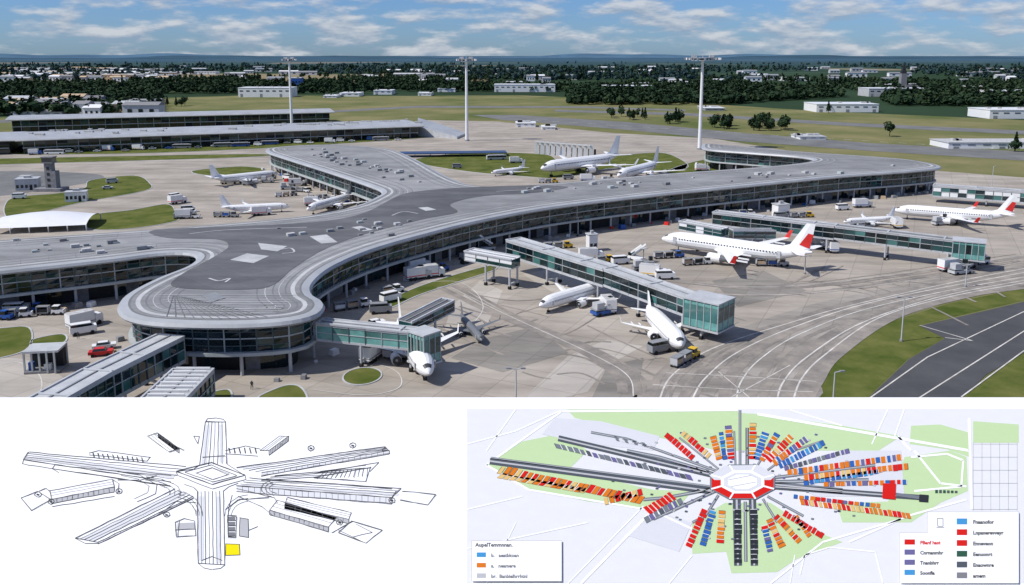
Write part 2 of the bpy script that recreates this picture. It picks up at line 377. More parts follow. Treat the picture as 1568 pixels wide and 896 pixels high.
# ---------------- glazed tunnels / jet bridges
def tunnel(b,p0,p1,w,h,roofk='roof_dark',glass=('g1','g0','g3','g0','g2'),step=3.0,rib=True):
    p0=Vector(p0);p1=Vector(p1); d=p1-p0; L=d.length; n=max(2,int(L/step)); dn=d.normalized()
    s=Vector((-dn.y,dn.x,0)).normalized()*w/2; hz=Vector((0,0,h))
    for i in range(n):
        a=p0+d*i/n; c=p0+d*(i+1)/n
        for sg in(1,-1):
            S2=s*sg
            for lo,hi in((.9,.5),(.5,.12)):
                f=[a+S2-hz*lo,c+S2-hz*lo,c+S2-hz*hi,a+S2-hz*hi]
                if sg==1: f=f[::-1]
                b.add(f,[(0,1,2,3)],random.choice(glass))
            b.beam(a+S2*1.02-hz*.95,a+S2*1.02,.18,.18,'mullw' if i%4==0 else 'mull')
        if rib and i%5==0: b.beam(a-s*1.04+Vector((0,0,.12)),a+s*1.04+Vector((0,0,.12)),.5,.25,'lgrey')
    b.beam(p0-Vector((0,0,h*.06)),p1-Vector((0,0,h*.06)),w*1.06,h*.13,'lgrey')
    up=Vector((0,0,.02))
    b.quad(p0-s*.8+up,p1-s*.8+up,p1+s*.8+up,p0+s*.8+up,roofk)
    for sg in(1,-1): b.beam(p0+s*sg*1.02+Vector((0,0,.1)),p1+s*sg*1.02+Vector((0,0,.1)),.35,.35,'lgrey')
    b.beam(p0+Vector((0,0,.1)),p1+Vector((0,0,.1)),.3,.2,'grey')
    b.beam(p0-hz*.97,p1-hz*.97,w*1.04,h*.14,'lgrey')
    b.beam(p0-hz*.5+s*1.03,p1-hz*.5+s*1.03,.1,.15,'mullw'); b.beam(p0-hz*.5-s*1.03,p1-hz*.5-s*1.03,.1,.15,'mullw')
    for q in(p0,p1): b.add([q-s,q+s,q+s-hz,q-s-hz],[(0,1,2,3),],'g1')
def legs(b,p,h,w=3.0,ang=0):
    R=Matrix.Rotation(ang,4,'Z')
    for sg in(-1,1):
        o=R@Vector((0,sg*w/2,0)); q=zz(p,0)+o
        b.cyl(q,q+Vector((0,0,h)),.28,.28,'lgrey',8)
        b.cyl(q+R@Vector((-.3,0,.5)),q+R@Vector((.3,0,.5)),.5,.5,'black',10)
    b.beam(zz(p,1.4)+R@Vector((0,-w/2,0)),zz(p,1.4)+R@Vector((0,w/2,0)),.4,.4,'lgrey')
def head(b,c,ang,l,w,h,zt):
    R=Matrix.Rotation(ang,4,'Z')
    b.box((c.x,c.y,zt-h/2),(l,w,h-.6),'teal',rz=ang,top='lgrey')
    b.box((c.x,c.y,zt),(l+.5,w+.5,.3),'lgrey',rz=ang); b.box((c.x,c.y,zt-h),(l+.5,w+.5,.35),'lgrey',rz=ang)
    for i in range(6):
        for sg in(-1,1):
            q=c+R@Vector(((i/5-.5)*l,sg*(w/2+.05),0)); b.box((q.x,q.y,zt-h/2),(.16,.16,h),'mullw',rz=ang)
    for i in range(4):
        for sg in(-1,1):
            q=c+R@Vector((sg*(l/2+.05),(i/3-.5)*w,0)); b.box((q.x,q.y,zt-h/2),(.16,.16,h),'mullw',rz=ang)
    for i in range(5):
        for sg in(-1,1):
            q=c+R@Vector((((i+.5)/5-.5)*l,sg*(w/2+.04),0)); b.box((q.x,q.y,zt-h*.42),(l/5-.3,.06,h*.5),random.choice(['g3','g1','g0','g3']),rz=ang)
    for i in range(3):
        for sg in(-1,1):
            q=c+R@Vector((sg*(l/2+.04),((i+.5)/3-.5)*w,0)); b.box((q.x,q.y,zt-h*.42),(.06,w/3-.3,h*.5),random.choice(['g3','g1','g2']),rz=ang)
def bridge(pts,w,h,hd,roofk='roof_dark',**k):
    b=MB(); P=[G(*p) for p in pts]
    for i in range(len(P)-1):
        a,c=P[i],P[i+1]; tunnel(b,a,c,w*(1-.08*i),h*(1-.05*i),roofk,**k)
        an=math.atan2(c.y-a.y,c.x-a.x)
        for t in(.45,.95): 
            q=a.lerp(c,t); legs(b,q,q.z-h*.9,w*.9,an)
    if hd:
        an=math.atan2(P[-1].y-P[-2].y,P[-1].x-P[-2].x)+hd[4]
        c=P[-1]+Matrix.Rotation(an,4,'Z')@Vector((hd[0]*.4,0,0))
        head(b,c,an,hd[0],hd[1],hd[2],P[-1].z+hd[3])
        legs(b,c,P[-1].z-hd[2]+.3,hd[1]*.8,an)
    return b.obj('jet_bridge')
bridge([(786,366,9.2),(935,410,8.8),(1065,455,8.2)],5.0,4.4,(8.2,7,6.2,.5,.25))
bridge([(1095,324,9),(1280,345,8.6),(1465,367,8.2)],4.6,4.1,(8,6,5.2,.2,.1))
bridge([(490,492,8.2),(640,507,7.8)],3.2,3.4,(4.4,4.2,6.0,.4,-.5),roofk='lgrey',glass=('teal','g3','teal','teal'))
bridge([(686,459,7.0),(620,492,6.0)],3.4,2.4,None)
bridge([(718,383,8.4),(790,396,8.0)],4.2,2.4,None,roofk='white',glass=('white','g1','white'))
bridge([(1045,338,8.4),(1110,350,8)],4.0,2.6,None,roofk='white',glass=('white','g1'))
bridge([(1430,283,7),(1620,296,7)],6,4.5,None,roofk='white',glass=('white','g2','white','g3'))
bridge([(1120,352,7),(1185,352,6.6)],3.2,2.6,None,roofk='lgrey')
b=MB()
P=[G(262,514,8.2),G(150,568,8.2),G(20,640,8.2)]
for i in range(2): tunnel(b,P[i],P[i+1],5.5,4.8,'roof_dark',glass=('g0','g1','g0','g3','g2'),step=2.0)
for t in(.3,.8): legs(b,P[0].lerp(P[1],t),4.2,5,1)
b.obj('glazed_walkway')
b=MB()
P=[G(296,566,5.5),G(220,640,5.5)]
tunnel(b,P[0],P[1],7,4.5,'unit',glass=('g1','g3','g0'),step=2)
a,c=P; d=(c-a).normalized(); s=Vector((-d.y,d.x,0))
for i in range(12):
    q=a.lerp(c,i/12); b.beam(q-s*3+Vector((0,0,.3)),q+s*3+Vector((0,0,.3)),.25,.3,'white')
b.obj('entrance_building')
def kiosk(name,u,v,w,d,h,wall='white',rz=.3,roof='lgrey'):
    b=MB();p=G(u,v)
    b.box((p.x,p.y,h/2),(w,d,h),wall,rz=rz)
    b.box((p.x,p.y,h+.15),(w+.5,d+.5,.3),roof,rz=rz)
    R=Matrix.Rotation(rz,4,'Z')
    k=max(2,int(w/1.6))
    for fl in range(max(1,int(h/3.2))):
        for i in range(k):
            for sg in(-1,1):
                q=R@Vector(((i+.5)/k*w-w/2,sg*(d/2+.03),0)); b.box((p.x+q.x,p.y+q.y,1.9+fl*3.2),(w/k*.6,.08,1.4),'g0',rz=rz)
    q=R@Vector((w*.2,-d/2-.05,0)); b.box((p.x+q.x,p.y+q.y,1.05),(1.1,.1,2.1),'dark',rz=rz)
    b.box((p.x,p.y,h+.8),(w*.3,d*.3,1),'unit',rz=rz)
    return b.obj(name)
kiosk('stair_tower',906,384,2.8,2.8,5.2); 
kiosk('service_building',44,290,9,7,5,'lgrey')
kiosk('service_building',118,308,8,5,4)
kiosk('service_building',1195,333,5,4,5)
b=MB();p=G(72,566); rz=.15
b.box((p.x,p.y,4.4),(6.4,5,.4),'lgrey',rz=rz); b.box((p.x,p.y+1.2,2.1),(5.8,2,4.2),'dark',rz=rz); b.box((p.x,p.y,.3),(6.4,5,.5),'stone',rz=rz)
for i in range(5):
    for sg in(-1,1): b.box((p.x-2.9+i*1.45,p.y+sg*2.3,2.3),(.3,.3,4.2),'mullw',rz=rz)
b.box((p.x-2,p.y-1.5,1.3),(.9,.9,1.6),'blue',rz=rz);b.box((p.x+1,p.y-1.2,1.1),(1.2,.9,1.2),'white',rz=rz)
b.obj('gate_house')
b=MB();p=G(79,292)
b.box((p.x,p.y,6.5),(3.2,3.2,13),'stone'); b.box((p.x,p.y,14),(4.6,4,2.2),'g2'); b.box((p.x,p.y,15.3),(5.2,4.6,.4),'stone');b.box((p.x,p.y,12.8),(5.2,4.6,.4),'stone')
b.box((p.x+2.4,p.y,4.5),(1.8,3.6,9),'stone');b.cyl((p.x,p.y,15.4),(p.x,p.y,17.5),.12,.06,'lgrey')
b.box((p.x,p.y,.7),(12,8,1.4),'stone')
for i in range(4): b.box((p.x,p.y-1.65,2.5+i*2.6),(1.2,.1,1.2),'g0')
b.obj('control_tower')
b=MB()
c0=G(-10,358,0);c1=G(135,352,0)
nx,ny=20,8;V=[]
d=(c1-c0);s=Vector((-d.y,d.x,0)).normalized()*24
for i in range(nx+1):
    for j in range(ny+1):
        t=i/nx;q=j/ny
        p=c0+d*t+s*(q-.1)*(1-.3*abs(t-.5)); p.z=2.2+3.0*math.sin(math.pi*q)**.7*(.55+.45*math.sin(math.pi*min(1,t+.05)))
        V.append(p)
b.add(V,[(i*(ny+1)+j,(i+1)*(ny+1)+j,(i+1)*(ny+1)+j+1,i*(ny+1)+j+1) for i in range(nx) for j in range(ny)],'white')
for i in range(0,nx+1,4):
    for j in(0,ny):
        p=V[i*(ny+1)+j]; b.cyl(zz(p,0),p,.2,.2,'lgrey',6)
b.obj('white_canopy',smooth=True)
b=MB()
A=G(-250,246);B=G(15,236);C=G(640,211)
def slab_building(b,a,c,dep,h,step=6,roof='roof_rim',over=3):
    d=(c-a);L=d.length;dn=d.normalized();s=Vector((-dn.y,dn.x,0))
    n=int(L/step)
    for i in range(n):
        p=a+d*i/n;q=a+d*(i+1)/n
        for z0,z1 in((0,h*.38),(h*.42,h*.62),(h*.62,h*.82)):
            ins=s*2 if z0==0 else s*0
            b.quad(zz(p+ins,z0),zz(q+ins,z0),zz(q+ins,z1),zz(p+ins,z1),random.choice(['g0','g0','g2','g1','dark']))
        b.box((p.x,p.y,h*.42),(.35,.35,h*.84),'mullw' if i%2 else 'mull')
    b.beam(zz(a,h*.4)-dn*.5,zz(c,h*.4),1.6,h*.05,'mullw')
    m=(a+c)/2+s*dep/2; an=math.atan2(d.y,d.x)
    q=m+s*2.6; b.box((q.x,q.y,h*.4),(L-2,dep-4,h*.8),'grey',rz=an)
    prof=[(-over,h*.84),(-over-.6,h*.9),(-over+.5,h*.97),(dep*.2,h*1.05),(dep*.5,h*1.1),(dep*.8,h*1.05),(dep+over,h*.9),(dep+over,h*.84)]
    e=dn*4
    for i in range(len(prof)-1):
        (y0,z0),(y1,z1)=prof[i],prof[i+1]
        b.quad(a-e+s*y0+Vector((0,0,z0)),c+e+s*y0+Vector((0,0,z0)),c+e+s*y1+Vector((0,0,z1)),a-e+s*y1+Vector((0,0,z1)),roof)
    b.add([a-e+s*y+Vector((0,0,z)) for y,z in prof],[tuple(range(len(prof)))],'lgrey'); b.add([c+e+s*y+Vector((0,0,z)) for y,z in prof],[tuple(range(len(prof)))],'lgrey')
slab_building(b,A,B,60,9.5);slab_building(b,B+Vector((9,0,0)),C,60,9.5)
for i in range(40):
    p=B.lerp(C,random.random())+Vector((0,random.uniform(8,45),0)); b.box((p.x,p.y,10.6),(random.uniform(2,6),2,1.2),'unit')
b.obj('rear_terminal')
b=MB()
slab_building(b,G(20,203),G(505,189),40,11,roof='roof_rim'); b.obj('rear_terminal')
b=MB()
w=[G(640,207,1),G(700,211,1),G(714,205,1),G(672,194,1),G(640,193,1)]
w2=[zz(w[0],7.5),zz(w[1],1.8),zz(w[2],1.6),zz(w[3],3.5),zz(w[4],8)]
b.add(w2,[(0,1,2,3),(0,3,4)],'roof_rim'); b.add([zz(p,0) for p in w]+w2,[(0,1,6,5),(1,2,7,6),(2,3,8,7),(3,4,9,8)],'lgrey'); b.obj('sloping_roof_hall')
b=MB();a=G(612,240);c=G(775,238)
b.beam(zz(a,2.2),zz(c,2.2),12,.5,'roofblue')
for i in range(8):
    p=a.lerp(c,i/7); b.cyl(zz(p,0),zz(p,2.1),.2,.2,'lgrey',6)
b.obj('blue_canopy')
b=MB();a=G(822,236);c=G(905,243)
for i in range(11):
    p=a.lerp(c,i/10); b.box((p.x,p.y,4),(2.6,.8,8),'white',taper=.75); b.box((p.x+2.2,p.y-.6,2.8),(1.2,.5,5.6),'dark')
b.beam(zz(a,7.6),zz(c,7.6),2,.6,'lgrey'); b.obj('blast_fence')
def mast(u,vb,h,hw,full=True):
    b=MB();p=G(u,vb); n=12
    b.cyl((p.x,p.y,0),(p.x,p.y,h),1.25,.75,'white',n); b.cyl((p.x,p.y,0),(p.x,p.y,1),2,1.6,'stone',n)
    for z in(0.0,-1.6):
        b.cyl((p.x,p.y,h+z-.2),(p.x,p.y,h+z+.1),hw*.32,hw*.32,'lgrey',16)
    for i in range(16):
        t=2*math.pi*i/16; q=Vector((p.x+math.cos(t)*hw/2,p.y+math.sin(t)*hw/4,h-.6))
        b.box(q,(1.6,1.0,1.3),'grey' if i%3 else 'white',rz=t); b.beam((p.x,p.y,h-.6),q,.25,.25,'lgrey')
    b.beam((p.x-hw/2,p.y,h),(p.x+hw/2,p.y,h),.5,.4,'lgrey')
    b.cyl((p.x,p.y,h),(p.x,p.y,h+2.5),.2,.08,'lgrey',6)
    for i in(-1,1): b.box((p.x+i*hw*.25,p.y,h+1),(3,1.5,1.4),'unit')
    return b.obj('floodlight_mast')
mast(447,196,57,11); mast(715,216,57.5,13); mast(1071,229,58.5,22)
def lamp(u,vb,h,two=True):
    b=MB();p=G(u,vb)
    b.cyl((p.x,p.y,0),(p.x,p.y,h),.18,.1,'lgrey',8); b.cyl((p.x,p.y,0),(p.x,p.y,.5),.4,.35,'stone',8)
    for sg in((-1,1) if two else(1,)):
        b.beam((p.x,p.y,h),(p.x+sg*1.0,p.y,h+.25),.12,.12,'lgrey'); b.box((p.x+sg*1.2,p.y,h+.25),(.8,.4,.22),'grey')
    return b.obj('street_lamp')
lamp(1380,523,9.5);lamp(1274,640,8,False);lamp(790,645,9);lamp(1518,292,11,False);lamp(1478,440,6)
lamp(885,360,6);lamp(1232,420,5)
# ---------------- aircraft
def plane(nose,tail,fin='white',body='plane',fat=1.0,cz=3.6,fl=0,wingk=1.0):
    n=G(nose[0],nose[1],cz);t=G(tail[0],tail[1],cz); d=n-t; L=d.length
    if fl: t=n-d.normalized()*fl; d=n-t; L=fl
    k=L/40
    b=MB(); mid=(n+t)/2; mid.z=0
    b.T=Matrix.Translation(mid)@Matrix.Rotation(math.atan2(d.y,d.x),4,'Z')@Matrix.Scale(k,4)
    C=3.7+(fat-1)*1.2; fr=fat*2.1
    st_=[(20,.05,-.5),(19.6,.45,-.45),(18.9,.85,-.35),(17.8,1.3,-.22),(16.4,1.7,-.1),(14.6,1.98,0),(12,2.1,0),(5,2.1,0),(-4,2.1,0),(-9,2.05,.05),(-12,1.8,.3),(-15,1.3,.7),(-18,.7,1.15),(-20,.22,1.4)]
    ns=16; rings=[]
    for x,r,dz in st_:
        r=r/2.1*fr
        rings.append([Vector((x,math.cos(a)*r,C+dz+math.sin(a)*r)) for a in [2*math.pi*i/ns for i in range(ns)]])
    for i in range(len(rings)-1):
        for j in range(ns):
            j2=(j+1)%ns; kk=body
            if i in(2,) and 2<=j<=5: kk='planedark'
            if 10<=j<=13 and body=='plane' and i<13: kk='wing'
            b.add([rings[i][j],rings[i+1][j],rings[i+1][j2],rings[i][j2]],[(3,2,1,0)],kk)
    b.add(rings[-1],[tuple(range(ns))],body);b.add(rings[0],[tuple(range(ns-1,-1,-1))],body)
    for sg in(-1,1):
        for i in range(34):
            x=14-i*.78; y=sg*(fr*.985+.03)
            b.quad((x,y,C+.38),(x-.35,y,C+.38),(x-.35,y,C+.72),(x,y,C+.72),'planedark')
        for x in(15.2,-12.5):
            y=sg*(fr*.95 if x>0 else fr*.86); b.box((x,y,C+.1),(.9,.12,1.8),'wing')
        def surf(root,tip,tk,th0,th1,kk):
            (x0,x1,y0,z0),(x2,x3,y1,z1)=root,tip
            vs=[(x0,sg*y0,z0),((x0+x1)/2+.3,sg*y0,z0+th0),(x1,sg*y0,z0),((x0+x1)/2+.3,sg*y0,z0-th0*.6),
                (x2,sg*y1,z1),((x2+x3)/2,sg*y1,z1+th1),(x3,sg*y1,z1),((x2+x3)/2,sg*y1,z1-th1*.6)]
            b.add(vs,[(0,4,5,1),(1,5,6,2),(2,6,7,3),(3,7,4,0),(4,7,6,5)],kk)
        W=wingk
        surf((4.6,-3.6,1.4*fat,2.7),(-.5,-4.2,7*W,3.1),0,.5,.3,body)
        surf((-.5,-4.2,7*W,3.1),(-6.6,-8.2,18*W,4.0),0,.3,.1,body)
        surf((-6.8,-8.2,17.9*W,4),(-8.0,-8.9,18.5*W,6.0),0,.1,.05,fin)
        surf((-14.8,-18.6,.7,5.0),(-18.6,-20.3,6.6,5.5),0,.22,.08,body)
        for yy in(3.5,9,12.5): b.beam((-3.6-(yy-3)*.28,sg*yy*W,2.75+yy*.06),(-6.2-(yy-3)*.3,sg*yy*W,2.7+yy*.06),.3,.35,body)
        ex,ey,ez=1.2,sg*6.1*W,1.75; er=1+(fat-1)*.5
        b.cyl((ex+2.6,ey,ez),(ex+2.2,ey,ez),1.05*er,1.22*er,'wing',14,cap=False)
        b.cyl((ex+2.2,ey,ez),(ex-.8,ey,ez),1.22*er,1.1*er,body,14,cap=False); b.cyl((ex-.8,ey,ez),(ex-2.6,ey,ez),1.1*er,.5,'planegrey',14)
        b.cyl((ex+2.3,ey,ez),(ex+2.25,ey,ez),1.05*er,1.05*er,'planedark',14); b.cyl((ex+2.3,ey,ez),(ex+2.75,ey,ez),.35,.02,'wing',8)
        b.box((ex-1.4,ey,ez+1.2),(3,.3,1.1),body)
        b.cyl((-1.5,sg*2.8,2.8),(-1.5,sg*2.8,.6),.18,.18,'grey',6)
        for o in(-.4,.4): b.cyl((-1.5,sg*2.8+o-.2,.62),(-1.5,sg*2.8+o+.2,.62),.6,.6,'black',10)
    b.cyl((15,0,2),(15,0,.5),.15,.15,'grey',6)
    for o in(-.3,.3): b.cyl((15,o-.15,.45),(15,o+.15,.45),.43,.43,'black',10)
    vs=[(-11.8,0,5.4),(-16,.28,5.6),(-19.4,0,5.6),(-16,-.28,5.6),(-14.6,0,6.4),(-18.3,0,12),(-19.3,.1,12),(-20.4,0,12),(-19.3,-.1,12)]
    b.add(vs,[(0,1,4),(0,4,3)],body)
    b.add(vs,[(4,1,6,5),(1,2,7,6),(2,3,8,7),(3,4,5,8),(5,6,7,8)],body)
    if fin=='red':
        for y in(.31,-.31):
            b.add([(-16.9,y,6.6),(-19.3,y*.5,5.9),(-20.1,y*.45,9.4),(-18.9,y*.8,9.6)],[(0,1,2,3)],'red')
    o=b.obj('passenger_airplane')
    return o
plane((1013,366),(1243,399),'red')
plane((1368,320),(1553,334),'red')
plane((826,466),(925,436),'white',fat=1.25,cz=2.6,fl=25,wingk=.9)
plane((1044,522),(1000,478),'white',fat=1.6,cz=3.4,fl=24,wingk=.75)
plane((444,314),(338,319),'white',cz=2.6)
plane((426,264),(322,275),'white')
plane((828,262),(948,247),'white')
plane((946,270),(1008,254),'white')
plane((752,264),(804,258),'white',cz=2.2)
plane((657,570),(608,492),'white',cz=3,fat=1.3,fl=30,wingk=.8)
plane((738,520),(700,478),'planedark',body='planegrey',cz=1.6,fl=17)
plane((1292,332),(1370,328),'white')
plane((470,322),(540,302),'white',cz=2.4)
# ---------------- vehicles
def vehicle(kind,u,v,rz,col='white'):
    b=MB();p=G(u,v); b.T=Matrix.Translation((p.x,p.y,.1))@Matrix.Rotation(rz,4,'Z')@Matrix.Scale(1.05,4)
    def wheels(xs,w,r=.4):
        for x in xs:
            for sg in(-1,1): b.cyl((x,sg*w-.15,r),(x,sg*w+.15,r),r,r,'black',10)
    if kind=='truck':
        b.box((2.7,0,1.35),(1.7,2.2,1.7),col); b.box((3.0,0,1.95),(1.2,2.05,.6),'g0',taper=.9); b.box((2.6,0,2.3),(1.3,2.0,.12),col)
        b.box((-.9,0,2.1),(5.2,2.4,2.6),'white',top='unit'); b.box((0,0,.65),(7,1.6,.3),'grey'); wheels((2.6,-1.2,-2.5),1.05,.5)
        b.box((-.9,0,1.2),(5.25,2.45,.25),random.choice(['blue','red','grey','yellow'])); nm='catering_truck'
    elif kind=='van':
        b.box((0,0,1.15),(5,1.9,1.3),col); b.box((-.35,0,2.05),(4.1,1.75,.55),'g0',taper=.93); b.box((-.4,0,2.38),(3.8,1.65,.12),col); wheels((1.6,-1.6),.9); nm='airport_van'
    elif kind=='car':
        b.box((0,0,.75),(4.3,1.75,.6),col); b.box((-.2,0,1.25),(2.5,1.6,.5),'g0',taper=.8); b.box((-.2,0,1.52),(1.8,1.25,.06),col); wheels((1.35,-1.35),.82,.33); nm='parked_car'
    elif kind=='bus':
        b.box((0,0,1.5),(11,2.5,2.2),col,top='unit'); b.box((0,0,2.0),(10.6,2.56,.9),'g0'); b.box((0,0,2.75),(9,1.9,.25),'lgrey'); b.box((5.45,0,1.8),(.2,2.2,1.3),'g0');wheels((3.6,-3.4),1.15,.5); nm='apron_bus'
    elif kind=='tug':
        b.box((0,0,.8),(2.6,1.4,.8),col); b.box((-.4,0,1.6),(1.2,1.3,.8),'g0'); b.box((-.4,0,2.05),(1.4,1.4,.1),col); wheels((.8,-.8),.65,.35)
        for i in range(random.choice([1,2,2])):
            x=-3.2-i*3.1; b.box((x,0,.6),(2.6,1.5,.15),'grey'); b.box((x,0,1.1),(2.2,1.3,.8),random.choice(['blue','grey','grey','stone','dark','white','tan'])); b.box((x,0,2.0),(2.6,1.5,.1),'grey')
            for sx_ in(-1.2,1.2): b.box((x+sx_,0,1.3),(.08,1.5,1.4),'lgrey')
            wheels((x+.9,x-.9),.6,.25)
        nm='baggage_train'
    elif kind=='stairs':
        b.box((0,0,.9),(5,2,.8),col); b.box((2,0,1.7),(1.2,1.9,.9),'g0')
        for i in range(9): b.box((1.4-i*.45,0,1.5+i*.32),(.5,1.6,.14),'lgrey')
        for sg in(-1,1): b.beam((1.6,sg*.85,2.2),(-2.6,sg*.85,5.2),.1,.5,'white')
        b.box((-2.9,0,4.2),(1.4,1.7,.12),'lgrey'); b.cyl((-2.6,0,1),(-2.6,0,4.1),.15,.15,'grey'); wheels((1.6,-1.6),.9); nm='boarding_stairs_truck'
    elif kind=='loader':
        b.box((0,0,.8),(6,2.4,.7),col); b.box((1.5,0,2.4),(2.6,2.3,.2),'grey'); b.box((-1.6,0,1.5),(2.8,2.3,.2),'grey')
        for s1 in(-1,1):
            b.beam((.4,s1,1.1),(2.6,s1,2.3),.12,.15,'lgrey');b.beam((2.6,s1,1.1),(.4,s1,2.3),.12,.15,'lgrey')
        b.box((2.4,1.0,3),(.9,.9,1.2),'g0');b.box((-1.6,0,2.3),(2,1.9,1.4),'lgrey');wheels((2,-2),1.1,.45); nm='cargo_loader'
    return b.obj(nm)
vs=[('truck',640,428,.5),('van',598,462,.6),('truck',640,415,.9),('tug',610,448,.5),('tug',560,470,.6),('van',583,480,.3),
('truck',905,398,.2),('van',950,405,.1),('truck',1000,425,-.2),('loader',985,415,.2),('van',1018,428,.2),('tug',870,380,.2),('tug',935,402,.3),('stairs',975,400,2),('tug',1040,395,.3),
('truck',930,476,1.8),('loader',925,482,.4),('truck',1272,385,1.6),('loader',1255,380,.3),('tug',1200,408,.1),('truck',1455,415,.3),('van',1480,410,.2),('loader',1470,420,.2),('stairs',1500,405,.3),
('truck',1372,348,1.5),('loader',1440,345,.2),('tug',1330,350,.1),('van',1195,335,.2),('tug',1240,333,.1),('truck',1140,345,.2),('van',1180,352,.1),
('truck',572,550,1.4),('van',602,545,1.2),('loader',625,548,.3),
('truck',130,500,1.0),('van',128,512,.7),('car',160,535,.4),('car',155,545,.4,'red'),('tug',90,482,.1),('tug',40,486,.1),('tug',10,490,.1),('tug',60,478,.1),('van',25,480,.1),
('van',268,305,1.2),('truck',272,312,.8),('van',288,325,.2),('truck',285,335,.1),('van',290,330,.1),('tug',300,335,.1),
('truck',44,280,.1),('van',172,281,.5),('truck',120,305,.2),('car',165,290,.2),('van',30,305,.1),
('tug',450,300,.4),('tug',470,295,-.4),('truck',455,285,.4),('van',505,318,.3),('truck',480,315,.3),('tug',530,312,.3),('van',440,275,-.6),('loader',440,290,.3),('tug',500,305,.4),
('bus',760,245,.4),('truck',790,250,.2),('van',870,275,.3),('truck',900,278,.2),('tug',850,280,.2),('loader',930,280,.2),('van',700,258,.2),('truck',1075,262,.2),('bus',1180,248,.2),
('truck',350,282,.3),('van',380,284,.1),('loader',410,280,.1),('tug',360,333,.1),('truck',400,330,.3),
('stairs',745,385,.3),('tug',680,415,.5),('truck',660,425,.5),('tug',1085,405,.1),('tug',1062,548,1.0,'yellow'),('van',1010,540,.4,'grey'),
('tug',1150,330,.1),('van',1290,322,.1),('truck',1320,318,.2),('tug',820,392,.2),('van',840,398,.3),('loader',1110,368,.2),('car',590,505,.5),('tug',610,515,.4),('car',575,500,.5)]
for q in vs:
    vehicle(q[0],q[1],q[2],q[3]+random.uniform(-.2,.2),q[4] if len(q)>4 else random.choice(['white','white','lgrey','white','grey','yellow','blue'] if q[0] in('tug','loader') else ['white','white','white','lgrey','grey']))
for i in range(26):
    u=60+i*22+random.uniform(-6,6); vehicle(random.choice(['bus','car','van','truck','car']),u,239-(u/640)*26+random.uniform(-1,1),random.uniform(-.1,.3),random.choice(['white','grey','blue','grey','white','lgrey']))
b=MB()
for i in range(0,n,1):
    if random.random()<.6:
        a=fp[i]
        e=(fp[(i+1)%n]-a).normalized(); o=Vector((e.y,-e.x,0))*random.uniform(-1.5,6)
        s=random.uniform(.5,1.8)
        b.box((a.x+o.x,a.y+o.y,.1+s*.4),(s*1.3,s,s*.8),random.choice(['grey','lgrey','stone','white','blue','grey','dark','tan','black','red'] ),rz=random.random()*3,taper=.85)
b.obj('ground_equipment')
def person(u,v):
    p=G(u,v); me=bpy.data.meshes.new('person_mesh')
    J=[(0,0,.95),(0,0,1.2),(0,0,1.45),(0,0,1.55),(0,0,1.68),(.1,0,.9),(.14,.12,.5),(.14,.02,.06),(-.1,0,.9),(-.14,-.1,.5),(-.14,-.2,.08),(.2,0,1.42),(.27,-.08,1.15),(.27,.1,.92),(-.2,0,1.42),(-.27,.08,1.15),(-.27,.16,.92)]
    E=[(0,1),(1,2),(2,3),(3,4),(0,5),(5,6),(6,7),(0,8),(8,9),(9,10),(2,11),(11,12),(12,13),(2,14),(14,15),(15,16)]
    me.from_pydata(J,E,[]); o=bpy.data.objects.new('person',me); scene.collection.objects.link(o); o.location=(p.x,p.y,.08)
    me.materials.append(M['planedark'])
    m=o.modifiers.new('s','SKIN'); R=[.15,.15,.14,.06,.11,.09,.07,.05,.09,.07,.05,.07,.05,.04,.07,.05,.04]
    for i,x in enumerate(me.skin_vertices[0].data): x.radius=(R[i],R[i]); x.use_root=(i==0)
    o.modifiers.new('u','SUBSURF').levels=1
for u,v in((386,597),(120,520),(560,552),(1010,432),(910,480)): person(u,v)
# ---------------- trees
def leafy(nq,size,rx,h,conifer=False):
    V=[];F=[]
    cl=[(random.uniform(-.6,.6)*rx,random.uniform(-.6,.6)*rx,random.uniform(.35,.85)*h,random.uniform(.35,.6)*rx) for _ in range(6)]
    for i in range(nq):
        if conifer:
            z=random.uniform(.15,1)*h; r=rx*(1-z/h)*random.uniform(.5,1.1); a=random.random()*6.28; c=Vector((math.cos(a)*r,math.sin(a)*r,z))
        else:
            x,y,z,r=random.choice(cl); d=Vector((random.gauss(0,1),random.gauss(0,1),random.gauss(0,1))).normalized()*r*random.uniform(.7,1.15); c=Vector((x,y,z))+d
        nrm=(c-Vector((0,0,h*.5))+Vector([random.gauss(0,1.5) for _ in range(3)])).normalized(); a=nrm.orthogonal().normalized(); bb=nrm.cross(a); s=size*random.uniform(.6,1.3)
        o=len(V); V+=[c-a*s-bb*s*.6,c+a*s*.3-bb*s,c+a*s+bb*s*.5,c-a*s*.2+bb*s]; F.append((o,o+1,o+2,o+3))
    return V,F
def forest(name,pts,temps,mats,hs=(.8,1.3)):
    V=[];Fc=[];mi=[]
    for p in pts:
        v,f=random.choice(temps); a=random.random()*6.28; s=random.uniform(*hs); c,sn=math.cos(a)*s,math.sin(a)*s; o=len(V); m=random.randrange(len(mats)); sz=s*random.uniform(.85,1.15)
        V+=[(p.x+q.x*c-q.y*sn,p.y+q.x*sn+q.y*c,q.z*sz) for q in v]; Fc+=[tuple(o+i for i in g) for g in f]
        mi+=[m if random.random()<.8 else random.randrange(len(mats)) for _ in f]
    me=bpy.data.meshes.new(name); me.from_pydata(V,[],Fc)
    for k in mats: me.materials.append(M[k])
    me.polygons.foreach_set('material_index',mi)
    o=bpy.data.objects.new(name,me); scene.collection.objects.link(o)
tf=[leafy(46,2.2,6,12) for _ in range(5)]+[leafy(40,1.8,4,15,True) for _ in range(2)]
